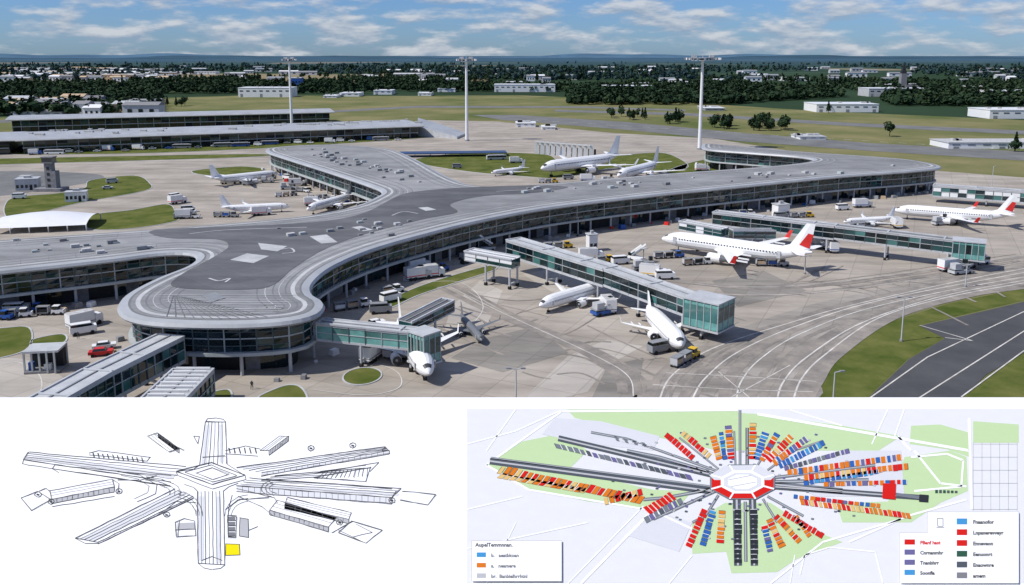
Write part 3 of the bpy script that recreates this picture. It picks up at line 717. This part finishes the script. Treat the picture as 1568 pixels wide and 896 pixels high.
def rpts(regs,thr=-.1,sc=1/260.):
    P=[]
    for u0,u1,v0,v1,nn in regs:
        k=0;tries=0
        while k<nn and tries<nn*6:
            tries+=1
            p=G(random.uniform(u0,u1),v0+(v1-v0)*random.random()**.8)
            if noise.noise(Vector((p.x*sc,p.y*sc*.5,3.3)))<thr: continue
            P.append(p);k+=1
    return P
forest('distant_forest',rpts([(-350,0,126,180,500),(0,245,128,178,1500),(200,560,118,144,1200),(560,870,117,141,1000),(870,1250,122,161,2000),(1250,1568,124,163,1500),(1568,1950,126,168,500)],thr=-.2),tf,['leafd','leafm','leafd'],hs=(.7,1.15))
forest('distant_woodland',rpts([(-300,1900,98,124,4200)],thr=-.12,sc=1/700.),tf,['leaf_haze','leafd','leaf_haze'],hs=(.9,1.6))
tn=[leafy(420,.8,5.5,13) for _ in range(3)]+[leafy(380,.7,3.5,15,True) for _ in range(2)]
def tree(u,v,s,i):
    p=G(u,v); vv,f=tn[i%5]; b=MB(); b.T=Matrix.Translation((p.x,p.y,0))@Matrix.Rotation(u,4,'Z')@Matrix.Scale(s,4)
    b.cyl((0,0,0),(0,0,7),.35,.15,'bark',8)
    for j in range(5):
        a=j*1.3; b.cyl((0,0,3+j*.8),(math.cos(a)*2.5,math.sin(a)*2.5,6+j),.14,.04,'bark',5)
    h=len(f)//2
    b.add(vv,f[:h],'leafd'); b.add(vv,f[h:],'leafm'); b.obj('pine_tree' if i%5>2 else 'broadleaf_tree')
k=0
for u0,u1,v0,v1,nn in((1090,1120,192,198,10),(1145,1205,193,201,18),(1020,1050,186,191,8),(930,990,178,184,10),(1362,1366,208,210,1),(1262,1275,170,176,2),(1550,1566,232,240,2),(255,285,156,164,4)):
    for _ in range(nn):
        tree(random.uniform(u0,u1),random.uniform(v0,v1),random.uniform(.6,.9),k); k+=1
# ---------------- distant buildings
def shed(u0,u1,v,hpx,wall='white',roof='white',dep=40,name='warehouse'):
    a=G(u0,v);c=G(u1,v); h=hpx*a.y/F; b=MB(); L=(c-a).length; m=(a+c)/2+Vector((0,dep/2,0))
    b.box((m.x,m.y,h/2),(L,dep,h),wall,top=roof)
    b.box((m.x,m.y,h+.25),(L+.8,dep+.8,.5),roof)
    nn=max(3,int(L/9))
    for i in range(nn):
        x=a.x+(i+.5)/nn*L
        b.box((x,a.y-.05,h*.68),(L/nn*.5,.3,h*.12),'g2')
        if i%3==0: b.box((x,a.y-.06,h*.2),(L/nn*.35,.3,h*.35),'grey')
    for i in range(4): b.box((a.x+L*random.random(),m.y,h+1),(4,4,1.6),'unit')
    return b.obj(name)
shed(365,445,149,14,name='warehouse'); shed(447,461,137,17,'blue','white',20); shed(392,430,146,4)
shed(757,850,141,11);shed(775,800,133,7,'lgrey');shed(925,1000,142,10);shed(960,1000,135,7);shed(1250,1345,172,12)
shed(1330,1420,148,12,'lgrey');shed(1350,1410,138,8);shed(1515,1600,182,13);shed(1520,1600,152,12);shed(1480,1540,142,9,'tan')
shed(1452,1640,228,9,'white','unit',25); shed(572,600,145,6);shed(670,697,141,5);shed(520,550,148,5);shed(640,660,147,4)
shed(1225,1265,214,4,'white','lgrey',20,name='hangar');shed(790,820,195,6,'white','white',18);shed(830,850,199,4,'white','white',18)
shed(40,120,119,6);shed(120,210,123,8,'tan','tan');shed(250,330,114,4);shed(495,515,150,3);shed(1080,1110,170,4,'grey')
shed(20,95,178,6,'lgrey','grey',25);shed(130,190,172,7,'stone','grey',25);shed(1020,1060,132,6);shed(1200,1240,124,5);shed(800,880,119,5,'tan','white')
b=MB();p=G(1381,144)
b.box((p.x,p.y,16),(9,9,32),'stone');b.box((p.x,p.y,40),(8,8,16),'dark',taper=.05);b.box((p.x+12,p.y,7),(20,12,14),'stone');b.obj('church')
b=MB()
for i in range(240):
    z=random.random()
    if z<.55: u,v=random.uniform(10,260),random.uniform(108,126)
    elif z<.65: u,v=random.uniform(20,240),random.uniform(164,178)
    else: u,v=random.uniform(260,1568),random.uniform(104,130)
    p=G(u,v); w=random.uniform(14,40)*(1 if v>120 else 1.8); h=random.uniform(7,13)
    b.box((p.x,p.y,h/2),(w,16,h),random.choice(['white','tan','lgrey','white','unit'] if u<260 else ['white','lgrey','unit','white']))
    b.add([(p.x-w/2-.5,p.y-9,h),(p.x+w/2+.5,p.y-9,h),(p.x+w/2+.5,p.y+9,h),(p.x-w/2-.5,p.y+9,h),(p.x-w/2,p.y,h+3),(p.x+w/2,p.y,h+3)],[(0,1,5,4),(2,3,4,5),(0,4,3),(1,2,5)],random.choice(['lgrey','grey','white','stone','tan' if u<260 else 'grey']))
    for j in range(3): b.box((p.x+(j-1)*w*.3,p.y-8.1,h*.5),(w*.12,.3,h*.3),'g0')
b.obj('distant_town')
b=MB()
for layer,(dist,hh) in enumerate(((15000,80),(24000,140))):
    nx=160; base=[];top=[];back=[]
    for i in range(nx+1):
        x=(i/nx-.5)*dist*2.2; e=hh*(.35+.35*math.sin(i*.13+layer*2)+.2*math.sin(i*.37+1)+.1*math.sin(i*.9))
        base.append((x,dist-1500,-1));top.append((x,dist,max(2,e)));back.append((x,dist+2500,-1))
    V=base+top+back;q=nx+1
    M['hill%d'%layer]=mat('hill%d'%layer,[(0.045,0.09,0.13),(0.075,0.14,0.21)][layer],rough=1,spec=0,var=.2,scale=.0008)  # ridge blues are haze baked into the colour, paler on the farther one
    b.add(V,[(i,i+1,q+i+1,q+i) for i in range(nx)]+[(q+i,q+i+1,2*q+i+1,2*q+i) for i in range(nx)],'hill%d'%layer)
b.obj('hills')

# ---------------- diagram panels laid on an added block, raised to hide what stands behind
def flat(name,c,r=.9):
    return mat(name,c,rough=r,spec=.1,var=.012,scale=.5)
def srgb(r,g,b_):
    f=lambda c:(c/255/12.92 if c/255<=.04045 else ((c/255+.055)/1.055)**2.4)
    return tuple(f(c)*.88 for c in(r,g,b_))
pal={'b_white':(255,255,255),'b_bg':(230,230,231),'b_green':(196,220,168),'b_grey':(120,126,134),'b_dgrey':(84,90,98),'b_lgrey':(218,219,223),'b_red':(215,34,28),'b_blue':(52,100,172),'b_orange':(222,122,34),'b_violet':(110,104,150),'b_black':(48,52,58),'b_yellow':(248,228,20),'b_ink':(72,72,74),'b_ink2':(130,130,133),'b_lb':(70,150,205),'b_dgreen':(50,90,70),'b_sk':(190,190,192),'b_wash':(226,226,228),'b_cream':(226,190,120)}
for k_,c_ in pal.items(): M[k_]=flat('print_'+k_[2:],srgb(*c_))
BZ=10.0
b=MB()
def X(u,v,l=0): return G(u,v,BZ+.012*l)
a0=G(784,608.5,BZ).y; f0=20
b.box((0,(a0+f0)/2,BZ/2-.01),(360,a0-f0,BZ),'lgrey',top='b_white')  # added block, no real building; its white top carries both diagrams
board=b.obj('added_diagram_block')
def child(bb,name):
    o=bb.obj(name); o.parent=board; return o
def PQ(bb,pts,l,k): bb.poly([X(u,v,l) for u,v in pts],k)
def LN(bb,pts,w,l,k,jit=0.0):
    for i in range(len(pts)-1):
        (x0,y0),(x1,y1)=pts[i],pts[i+1]; dx,dy=x1-x0,y1-y0; L=math.hypot(dx,dy)
        if L<.01: continue
        m=max(1,int(L/14)) if jit else 1; pr=None
        for j in range(m+1):
            t=j/m; q=(x0+dx*t+(random.uniform(-jit,jit)),y0+dy*t+random.uniform(-jit,jit))
            if pr:
                ex,ey=q[0]-pr[0],q[1]-pr[1]; l2=math.hypot(ex,ey) or 1; nx,ny=-ey/l2*w/2,ex/l2*w/2
                bb.poly([X(pr[0]-nx,pr[1]-ny,l),X(q[0]-nx,q[1]-ny,l),X(q[0]+nx,q[1]+ny,l),X(pr[0]+nx,pr[1]+ny,l)],k)
            pr=q
def TXT(bb,s,u,v,size,l,k,bold=0.0):
    cu=bpy.data.curves.new('t','FONT'); cu.body=s; cu.size=1; cu.resolution_u=2; cu.offset=bold
    o=bpy.data.objects.new('t',cu); scene.collection.objects.link(o); bpy.context.view_layer.update()
    dg=bpy.context.evaluated_depsgraph_get(); me=o.evaluated_get(dg).to_mesh()
    vs_=[X(u+p.co.x*size,v-p.co.y*size,l) for p in me.vertices]; fs=[tuple(p.vertices) for p in me.polygons]
    bb.add(vs_,fs,k); o.evaluated_get(dg).to_mesh_clear(); bpy.data.objects.remove(o)
b=MB(); LW=.8
def sk(pts,w=1.0,k='b_ink'):
    LN(b,pts,w*LW,3,k,.5); 
    if random.random()<.6: LN(b,[(x+random.uniform(-1.2,1.2),y+random.uniform(-1.2,1.2)) for x,y in pts],.45,4,'b_ink2',.6)
def arm(a,b2,c,d,nl=4,wall=0):
    sk([a,b2],1.2); sk([c,d],1.2); sk([a,c],1.1)
    for i in range(1,nl):
        t=i/nl; p=(a[0]+(c[0]-a[0])*t,a[1]+(c[1]-a[1])*t); q=(b2[0]+(d[0]-b2[0])*t,b2[1]+(d[1]-b2[1])*t)
        LN(b,[p,q],(.6 if i%2 else .8),3,'b_ink2' if i%2 else 'b_ink',.5)
    if wall:   # extruded side wall of the pier, ribbed
        c2=(c[0],c[1]+wall);d2=(d[0],d[1]+wall)
        PQ(b,[c,d,d2,c2],1,'b_wash'); sk([c,c2],1); sk([c2,d2],1.1)
        L=math.hypot(d[0]-c[0],d[1]-c[1]); m=int(L/9)
        for i in range(1,m):
            t=i/m; x=c[0]+(d[0]-c[0])*t;y=c[1]+(d[1]-c[1])*t; LN(b,[(x,y),(x,y+wall)],.5,3,'b_ink2',.3)
def boxsk(p,q,w,h):
    dx,dy=q[0]-p[0],q[1]-p[1]
    PQ(b,[p,q,(q[0]+w,q[1]+h),(p[0]+w,p[1]+h)],2,'b_white')
    PQ(b,[(p[0]+w,p[1]+h),(q[0]+w,q[1]+h),(q[0]+w,q[1]+h+7),(p[0]+w,p[1]+h+7)],2,'b_sk')
    sk([p,q,(q[0]+w,q[1]+h),(p[0]+w,p[1]+h),p]); sk([(p[0]+w,p[1]+h),(p[0]+w,p[1]+h+7),(q[0]+w,q[1]+h+7),(q[0]+w,q[1]+h)])
    for i in range(1,12):
        t=i/12; sk([(p[0]+w+dx*t,p[1]+h+dy*t),(p[0]+w+dx*t,p[1]+h+dy*t+6)],.7)
    for t in(.3,.6): LN(b,[(p[0]+w*t,p[1]+h*t),(q[0]+w*t,q[1]+h*t)],.6,3,'b_ink2',.4)
arm((314,646),(306,712),(345,646),(347,710),6)
sk([(314,646),(318,641),(330,640),(342,642),(345,646)]); sk([(310,700),(345,698)],.8)
sk([(306,712),(296,718),(270,722)]);sk([(347,710),(356,716),(375,728)])
arm((303,862),(302,752),(344,865),(342,752),7)
sk([(302,752),(296,746),(282,742)]);sk([(342,752),(350,745),(365,740)])
sk([(303,862),(312,870),(325,872),(338,870),(344,865)]); sk([(308,858),(325,852),(340,858)])
arm((590,684),(362,716),(596,690),(400,724),4,5); sk([(590,684),(585,690),(596,690)])
arm((614,748),(382,732),(600,762),(362,744),4,9)
sk([(616,752),(667,757),(655,773),(612,766)]);sk([(606,752),(596,768)])
arm((36,704),(262,738),(44,692),(285,714),5); sk([(36,704),(34,710),(44,712),(260,744)])
arm((115,824),(268,748),(150,830),(296,760),5,3); sk([(115,824),(130,832),(150,832)])
sk([(84,712),(180,722),(262,728)]);sk([(80,718),(150,728),(262,745)]);sk([(84,712),(80,718),(90,724)])
arm((480,731),(400,735),(568,716),(420,728),3); sk([(480,731),(560,737),(567,715)]); sk([(490,722),(560,712)])
for i in range(12): sk([(485+i*7,733-i*.3),(497+i*6,722-i*.6)],.7)
sk([(400,735),(520,742),(600,748)]);sk([(480,725),(580,708),(566,722)])
sk([(270,722),(323,708),(375,728),(325,742),(270,722)],1.3); sk([(283,723),(323,712),(362,728),(325,738),(283,723)]); sk([(300,724),(325,716),(350,727),(325,734),(300,724)],.8)
sk([(270,722),(272,728),(325,749),(376,734),(375,728)],1)
def arc(cx,cy,rx,ry,t0,t1,w=.8): sk([(cx+rx*math.cos(t0+(t1-t0)*i/8),cy+ry*math.sin(t0+(t1-t0)*i/8)) for i in range(9)],w)
for e_ in range(3):
    arc(270,790,30+e_*5,28+e_*5,-1.5,0,.7);arc(380,790,36-e_*5,32-e_*5,3.14,4.7,.7)
    arc(212,754,64-e_*8,24-e_*4,-1.4,.2,.7);arc(440,748,40-e_*6,16-e_*3,2.2,4,.7)
sk([(180,722),(215,728),(240,742),(238,756),(210,768)]);sk([(185,728),(212,734),(228,744),(226,754),(205,764)],.7)
boxsk((425,766),(515,792),-12,15); boxsk((440,762),(538,785),-4,10)
sk([(362,748),(420,762),(425,770)]);sk([(365,760),(400,775),(418,790)])
sk([(538,798),(585,812),(560,832),(518,815),(538,798)]); sk([(545,803),(570,815),(540,822)],.8);sk([(508,816),(540,798)]);sk([(518,812),(555,830)],.8)
boxsk((76,752),(172,734),3,12); sk([(32,762),(58,752),(78,765),(48,782),(32,762)]); sk([(172,734),(182,740),(180,756)]); sk([(80,776),(175,760)]);sk([(180,735),(215,735),(240,728)]);sk([(60,752),(70,748),(76,752)])
boxsk((226,668),(258,692),16,-5); sk([(236,664),(270,684),(282,690)])
boxsk((398,690),(428,668),14,0)
sk([(136,694),(150,690),(230,700),(225,706),(136,696)]);sk([(345,690),(375,683),(398,688)])
for i in range(11): sk([(142+i*7.5,693+i*.8),(144+i*7.5,700+i*.8)],1.8)
for i in range(6): sk([(350+i*8,686),(352+i*8,694)],2)
sk([(345,695),(395,698)])
sk([(268,800),(282,794),(298,798),(300,820),(270,822),(268,800)]); sk([(268,812),(300,810)]);sk([(275,796),(272,822)],.7);PQ(b,[(272,801),(297,800),(298,809),(271,811)],1,'b_sk')
sk([(296,668),(305,668),(303,680),(296,668)]); sk([(380,812),(395,806)]);sk([(345,780),(365,765),(412,762)]);sk([(300,770),(270,768),(240,790)]);sk([(355,758),(350,778),(348,800)])
for c in((182,752),(476,686),(540,682),(600,766),(78,768),(520,800),(255,788),(58,757)):
    sk([(c[0]+math.cos(t)*5,c[1]+math.sin(t)*4) for t in [i*.785 for i in range(9)]],1.2)
    LN(b,[(c[0]-2,c[1]),(c[0]+2,c[1]+1)],2.5,2,'b_ink')
for q in ([(315,650),(322,650),(316,710),(308,712)],[(336,650),(341,650),(342,708),(336,708)],[(304,760),(312,760),(312,858),(304,858)],[(330,760),(336,760),(336,862),(330,862)],[(382,738),(612,756),(608,760),(370,744)],[(52,698),(270,726),(265,732),(45,702)],[(125,825),(275,752),(285,757),(140,830)]): PQ(b,q,1,'b_wash')
for y0 in(791,799,807,815):
    PQ(b,[(350,y0),(360,y0),(360,y0+6),(350,y0+6)],1,'b_ink2'); LN(b,[(350,y0+6),(361,y0+6)],1,2,'b_ink')
PQ(b,[(367,793),(380,795),(380,823),(366,821)],1,'b_sk');sk([(367,793),(380,795),(380,823),(366,821),(367,793)]);sk([(349,789),(362,790),(361,823),(349,822),(349,789)])
PQ(b,[(345,833),(366,833),(367,850),(345,850)],1,'b_yellow'); sk([(345,833),(366,833),(367,850),(345,850),(345,833)],1)
child(b,'concept_sketch')
b=MB()
PQ(b,[(715,626),(1568,626),(1568,893),(715,893)],1,'b_bg')
for q in ([(868,627),(1130,627),(1130,632),(1160,634),(1290,652),(1380,668),(1345,690),(1200,690),(1100,690),(1000,668),(880,640)],
 [(745,712),(800,676),(860,664),(900,690),(870,720),(1000,750),(1060,752),(1040,775),(990,778),(900,768),(810,748)],
 [(1060,800),(1110,770),(1180,770),(1240,810),(1290,830),(1220,856),(1190,876),(1120,878),(1112,845),(1060,848)],
 [(1385,700),(1455,690),(1480,700),(1482,752),(1440,770),(1395,800),(1290,800),(1280,770),(1360,768)],
 [(1395,652),(1440,650),(1482,662),(1485,700),(1450,688),(1393,680)],[(1490,645),(1560,650),(1560,678),(1490,678)]): PQ(b,q,2,'b_green')
for q in ([(850,640),(920,645),(1010,668),(1000,690),(900,680),(830,665)],[(1000,782),(1060,800),(1040,845),(960,820)],[(1300,690),(1380,690),(1385,760),(1250,760),(1200,740)]): PQ(b,q,3,'b_lgrey')
for pl,w in (([(745,712),(860,630),(1130,628)],3),([(745,712),(810,750),(1000,782),(1060,810)],3),([(1160,634),(1380,672),(1484,690)],4),([(715,780),(800,760)],2),([(890,893),(1000,780)],4),([(870,893),(985,775)],2),([(1300,830),(1390,790),(1480,765)],3),([(715,680),(790,660),(860,628)],2),([(1335,680),(1360,626)],2),([(1385,626),(1370,668)],2),([(1484,640),(1488,780)],4),([(1180,893),(1260,830),(1380,795)],3),([(790,626),(745,690)],2),([(1400,690),(1440,740),(1480,745)],3),([(715,840),(900,800)],2),([(1395,690),(1375,668)],3),([(1025,893),(1060,850)],2),([(745,893),(790,800)],1.5),([(1210,628),(1290,652)],2),([(1225,880),(1232,850),(1270,838),(1340,845),(1352,893)],2),([(1210,893),(1217,850)],1.5)):
    LN(b,pl,w,4,'b_white')
LN(b,[(1395,700),(1450,695),(1475,705),(1472,745),(1400,752)],3,4,'b_white')
for i in range(6): LN(b,[(1490+i*13.5,678),(1490+i*13.5,782)],.5,4,'b_sk'); LN(b,[(1490,680+i*20),(1558,680+i*20)],.5,4,'b_sk')
for pl,w,k in (([(750,706),(1090,752)],10,'b_dgrey'),([(752,701),(1090,745)],3,'b_grey'),([(855,671),(1095,728)],9,'b_dgrey'),([(905,662),(960,672),(1100,722)],4,'b_grey'),([(1133,628),(1133,712)],4,'b_grey'),([(1144,655),(1144,712)],5,'b_dgrey'),([(1124,660),(1126,712)],3,'b_grey'),
 ([(1180,745),(1412,762)],8,'b_dgrey'),([(1180,732),(1340,712)],5,'b_grey'),([(1180,738),(1330,735)],6,'b_grey'),([(1128,765),(1130,866)],12,'b_dgrey'),([(1152,765),(1155,866)],11,'b_dgrey'),([(1141,768),(1142,860)],5,'b_grey'),
 ([(1095,752),(1000,795)],5,'b_grey'),([(1100,758),(1080,790),(1060,800)],4,'b_grey'),([(1175,760),(1230,790)],4,'b_grey'),([(1085,722),(1010,700),(960,690)],5,'b_grey'),([(1175,720),(1215,690),(1260,675)],3,'b_grey'),([(1160,712),(1180,680)],3,'b_grey'),([(1100,718),(1040,670)],3,'b_grey'),([(1168,764),(1190,800)],4,'b_grey'),([(1095,748),(1020,762),(985,765)],5,'b_grey'),([(1185,742),(1290,752)],9,'b_grey')):
    LN(b,pl,w,5,k); LN(b,pl,max(.8,w*.25),6,'b_sk')
cs={'m':['b_red','b_orange','b_blue','b_orange','b_violet'],'o':['b_orange','b_orange','b_red','b_cream'],'d':['b_dgrey','b_violet','b_grey'],'r':['b_red','b_red','b_red'],'b':['b_blue','b_blue','b_lb'],'k':['b_black','b_black']}
def row(p,q,nn,w,cset,slant=(0,0),fill=.85):
    w*=1.18
    ex,ey=(q[0]-p[0])/nn,(q[1]-p[1])/nn; L=math.hypot(ex,ey); px,py=-ey/L*w/2+slant[0],ex/L*w/2+slant[1]
    for i in range(nn):
        x,y=p[0]+ex*i,p[1]+ey*i; f=fill*random.uniform(.8,1.1); a_=random.uniform(.75,1.15)
        PQ(b,[(x-px*a_,y-py*a_),(x+ex*f-px*a_,y+ey*f-py*a_),(x+ex*f+px,y+ey*f+py),(x+px,y+py)],7,random.choice(cs[cset]))
        LN(b,[(x-px*a_,y-py*a_),(x+px,y+py)],.6,8,random.choice(['b_white','b_dgrey','b_lgrey']))
row((765,719),(985,766),26,10,'o',(-3,0)); row((765,728),(900,752),15,6,'o',(-4,0)); row((850,682),(1060,732),22,7,'d',(3,0)); row((925,768),(985,752),7,9,'o'); row((990,783),(1032,758),7,10,'r',(2,0)); row((988,797),(1045,765),8,8,'d')
row((1020,665),(1062,702),8,8,'r'); row((1045,662),(1088,700),8,8,'o'); row((1092,668),(1102,704),7,9,'o'); row((1115,652),(1120,704),9,9,'m'); row((1104,662),(1110,704),7,6,'b')
row((1153,648),(1152,704),9,9,'o'); row((1172,662),(1158,704),8,9,'b'); row((1190,664),(1166,706),8,8,'m'); row((1212,668),(1176,706),9,9,'o'); row((1235,672),(1184,710),10,9,'m'); row((1262,678),(1192,714),12,8,'b')
row((1300,690),(1200,718),14,6,'d'); row((1380,700),(1205,724),22,8,'m'); row((1390,714),(1230,732),20,8,'o'); row((1345,722),(1230,740),14,6,'b'); row((1388,738),(1260,742),15,6,'m'); 
row((1225,768),(1395,790),24,8,'o',(2,0)); row((1215,760),(1350,775),16,5,'m')
row((1200,785),(1262,822),10,8,'r'); row((1188,790),(1225,830),8,8,'o'); row((1178,795),(1198,838),8,9,'o'); row((1170,805),(1180,846),7,8,'m'); row((1218,790),(1240,822),6,6,'o')
row((1080,780),(1054,838),9,9,'r'); row((1092,782),(1076,836),9,9,'b'); row((1106,782),(1102,832),8,9,'o')
row((1130,780),(1130,864),11,9,'k'); row((1154,780),(1155,864),11,9,'k')
PQ(b,[(1352,740),(1372,741),(1371,765),(1351,763)],9,'b_red'); PQ(b,[(1408,757),(1422,758),(1421,769),(1407,768)],9,'b_black')
LN(b,[(1372,757),(1408,762)],5,9,'b_grey')
def octo(rx,ry,l,k,a0=.39): PQ(b,[(1137+rx*math.cos(a0+i*math.pi/4),738+ry*math.sin(a0+i*math.pi/4)) for i in range(8)],l,k)
octo(54,29,9,'b_grey');octo(51,27,10,'b_red')
PQ(b,[(1086,728),(1110,713),(1160,712),(1188,728),(1180,735),(1094,735)],11,'b_lgrey')
for i in range(8):
    t=.39+i*math.pi/4; LN(b,[(1137+34*math.cos(t),738+16*math.sin(t)),(1137+52*math.cos(t),738+28*math.sin(t))],2.5,12,'b_white')
octo(36,19,13,'b_white'); octo(31,15,14,'b_lgrey'); octo(24,12,15,'b_white')
LN(b,[(1115,735),(1150,728)],1,16,'b_sk');LN(b,[(1120,745),(1158,738)],1,16,'b_sk')
for i in range(110):
    a_=random.uniform(0,6.28);rr=random.uniform(60,210); x,y=1137+rr*math.cos(a_),738+rr*.42*math.sin(a_); PQ(b,[(x,y),(x+4,y+.6),(x+3,y+3),(x-1,y+2.4)],6,random.choice(['b_dgrey','b_violet','b_grey','b_grey','b_sk']))
for i in range(6): PQ(b,[(1432+i*6,750+i*.3),(1436+i*6,750+i*.3),(1436+i*6,755),(1432+i*6,755)],6,'b_dgrey' if i%2 else 'b_dgreen')
for i in range(8): PQ(b,[(940+i*7,668+i*1.5),(945+i*7,669+i*1.5),(949+i*7,676+i*1.5),(944+i*7,675+i*1.5)],6,'b_lgrey' if i%2 else 'b_grey')
PQ(b,[(722,828),(860,828),(860,890),(722,890)],17,'b_white');LN(b,[(722,828),(860,828),(860,890),(722,890),(722,828)],.6,18,'b_sk')
TXT(b,'AupelTemmnnan.',728,837,8,18,'b_ink',.03)
for i,(k_,s_) in enumerate((('b_lb','b.   aeatbkoan'),('b_orange','a.   neamere'),('b_sk','br.  Banbielhrrhtnl'))):
    y=846+i*16; PQ(b,[(730,y),(744,y),(744,y+7),(730,y+7)],18,k_); TXT(b,s_,752,y+7,7.5,18,'b_ink2',.04)
PQ(b,[(1420,784),(1560,784),(1560,893),(1378,893),(1378,816),(1420,816)],17,'b_white'); LN(b,[(1420,784),(1560,784),(1560,893)],.6,18,'b_sk');LN(b,[(1420,784),(1420,816),(1378,816),(1378,893)],.6,18,'b_sk')
for i,(k_,s_) in enumerate((('b_lb','Fnaanofor'),('b_red','Lnpanerevveyr'),('b_red','Enneveon'),('b_dgreen','Eenuonrt'),('b_dgrey','Enaownre'),('b_ink2','amem'))):
    y=794+i*16.5; PQ(b,[(1465,y),(1481,y),(1481,y+9),(1465,y+9)],18,k_); TXT(b,s_,1490,y+8,7.8,18,'b_ink',.04)
for i,(k_,s_) in enumerate((('b_red','FBanf hast'),('b_violet','Cnrnanmhr'),('b_violet','Tnanbhrr'),('b_lb','Soonfla'))):
    y=826+i*15.5; PQ(b,[(1385,y),(1401,y),(1401,y+8),(1385,y+8)],18,k_); TXT(b,s_,1409,y+7.5,7.5,18,'b_red' if i==0 else 'b_ink',.04)
LN(b,[(1435,794),(1444,794),(1444,806),(1436,806),(1435,794)],1,18,'b_ink2');LN(b,[(1434,808),(1446,808)],1,18,'b_ink2')
child(b,'site_map')

# ---------------- light
sd=Vector((-0.66,-0.20,0.80)).normalized()
su=bpy.data.lights.new('sun','SUN'); su.energy=4.5; su.angle=math.radians(.5); su.color=(1,.965,.91)
so=bpy.data.objects.new('sun',su); scene.collection.objects.link(so); so.rotation_euler=sd.to_track_quat('Z','Y').to_euler()
w=bpy.data.worlds.new('World'); scene.world=w; w.use_nodes=True; nt=w.node_tree; bg=nt.nodes['Background']
sky=N(nt,'ShaderNodeTexSky',sky_type='NISHITA'); sky.sun_disc=False; sky.sun_elevation=math.asin(sd.z); sky.sun_rotation=math.atan2(sd.x,sd.y); sky.ozone_density=3; sky.air_density=1.0; sky.dust_density=.3
tc=N(nt,'ShaderNodeTexCoord')
tint=N(nt,'ShaderNodeMix',data_type='RGBA',blend_type='MULTIPLY'); tint.inputs[0].default_value=1; tint.inputs[7].default_value=(.52,.80,1.36,1)
nt.links.new(sky.outputs[0],tint.inputs[6])
def cloudmask(off):
    mp=N(nt,'ShaderNodeMapping'); mp.inputs['Scale'].default_value=(13,13,50); mp.inputs['Location'].default_value=(1.3,2.7,off)
    nt.links.new(tc.outputs['Generated'],mp.inputs[0])
    n=N(nt,'ShaderNodeTexNoise'); n.inputs['Scale'].default_value=1; n.inputs['Detail'].default_value=10; n.inputs['Roughness'].default_value=.56
    nt.links.new(mp.outputs[0],n.inputs['Vector']); return n
a=cloudmask(0); c=cloudmask(.3)
ra=N(nt,'ShaderNodeValToRGB'); ra.color_ramp.elements[0].position=.46; ra.color_ramp.elements[1].position=.60
nt.links.new(a.outputs['Fac'],ra.inputs[0])
df=N(nt,'ShaderNodeMath',operation='SUBTRACT'); nt.links.new(a.outputs['Fac'],df.inputs[0]); nt.links.new(c.outputs['Fac'],df.inputs[1])
rs=N(nt,'ShaderNodeMapRange'); rs.inputs[1].default_value=-.09; rs.inputs[2].default_value=.12; nt.links.new(df.outputs[0],rs.inputs[0])
cc=N(nt,'ShaderNodeMix',data_type='RGBA'); cc.inputs[6].default_value=(3.7,4.7,6.2,1); cc.inputs[7].default_value=(8.0,8.3,8.8,1)
nt.links.new(rs.outputs[0],cc.inputs[0])
fm=N(nt,'ShaderNodeMath',operation='MULTIPLY'); fm.inputs[1].default_value=.85; nt.links.new(ra.outputs[0],fm.inputs[0])
mxx=N(nt,'ShaderNodeMix',data_type='RGBA'); nt.links.new(fm.outputs[0],mxx.inputs[0]); nt.links.new(tint.outputs[2],mxx.inputs[6]); nt.links.new(cc.outputs[2],mxx.inputs[7])
nt.links.new(mxx.outputs[2],bg.inputs['Color']); bg.inputs['Strength'].default_value=.08
# ---------------- camera
cd=bpy.data.cameras.new('camera'); cd.sensor_width=36; cd.lens=36*F/1568; cd.shift_y=-(448-304)/1568; cd.clip_end=200000; cd.clip_start=1
co=bpy.data.objects.new('camera',cd); scene.collection.objects.link(co); co.location=(0,0,H); co.rotation_euler=(math.pi/2-TH,0,0); scene.camera=co
scene.view_settings.view_transform='Standard'; scene.view_settings.look='None'; scene.view_settings.exposure=0
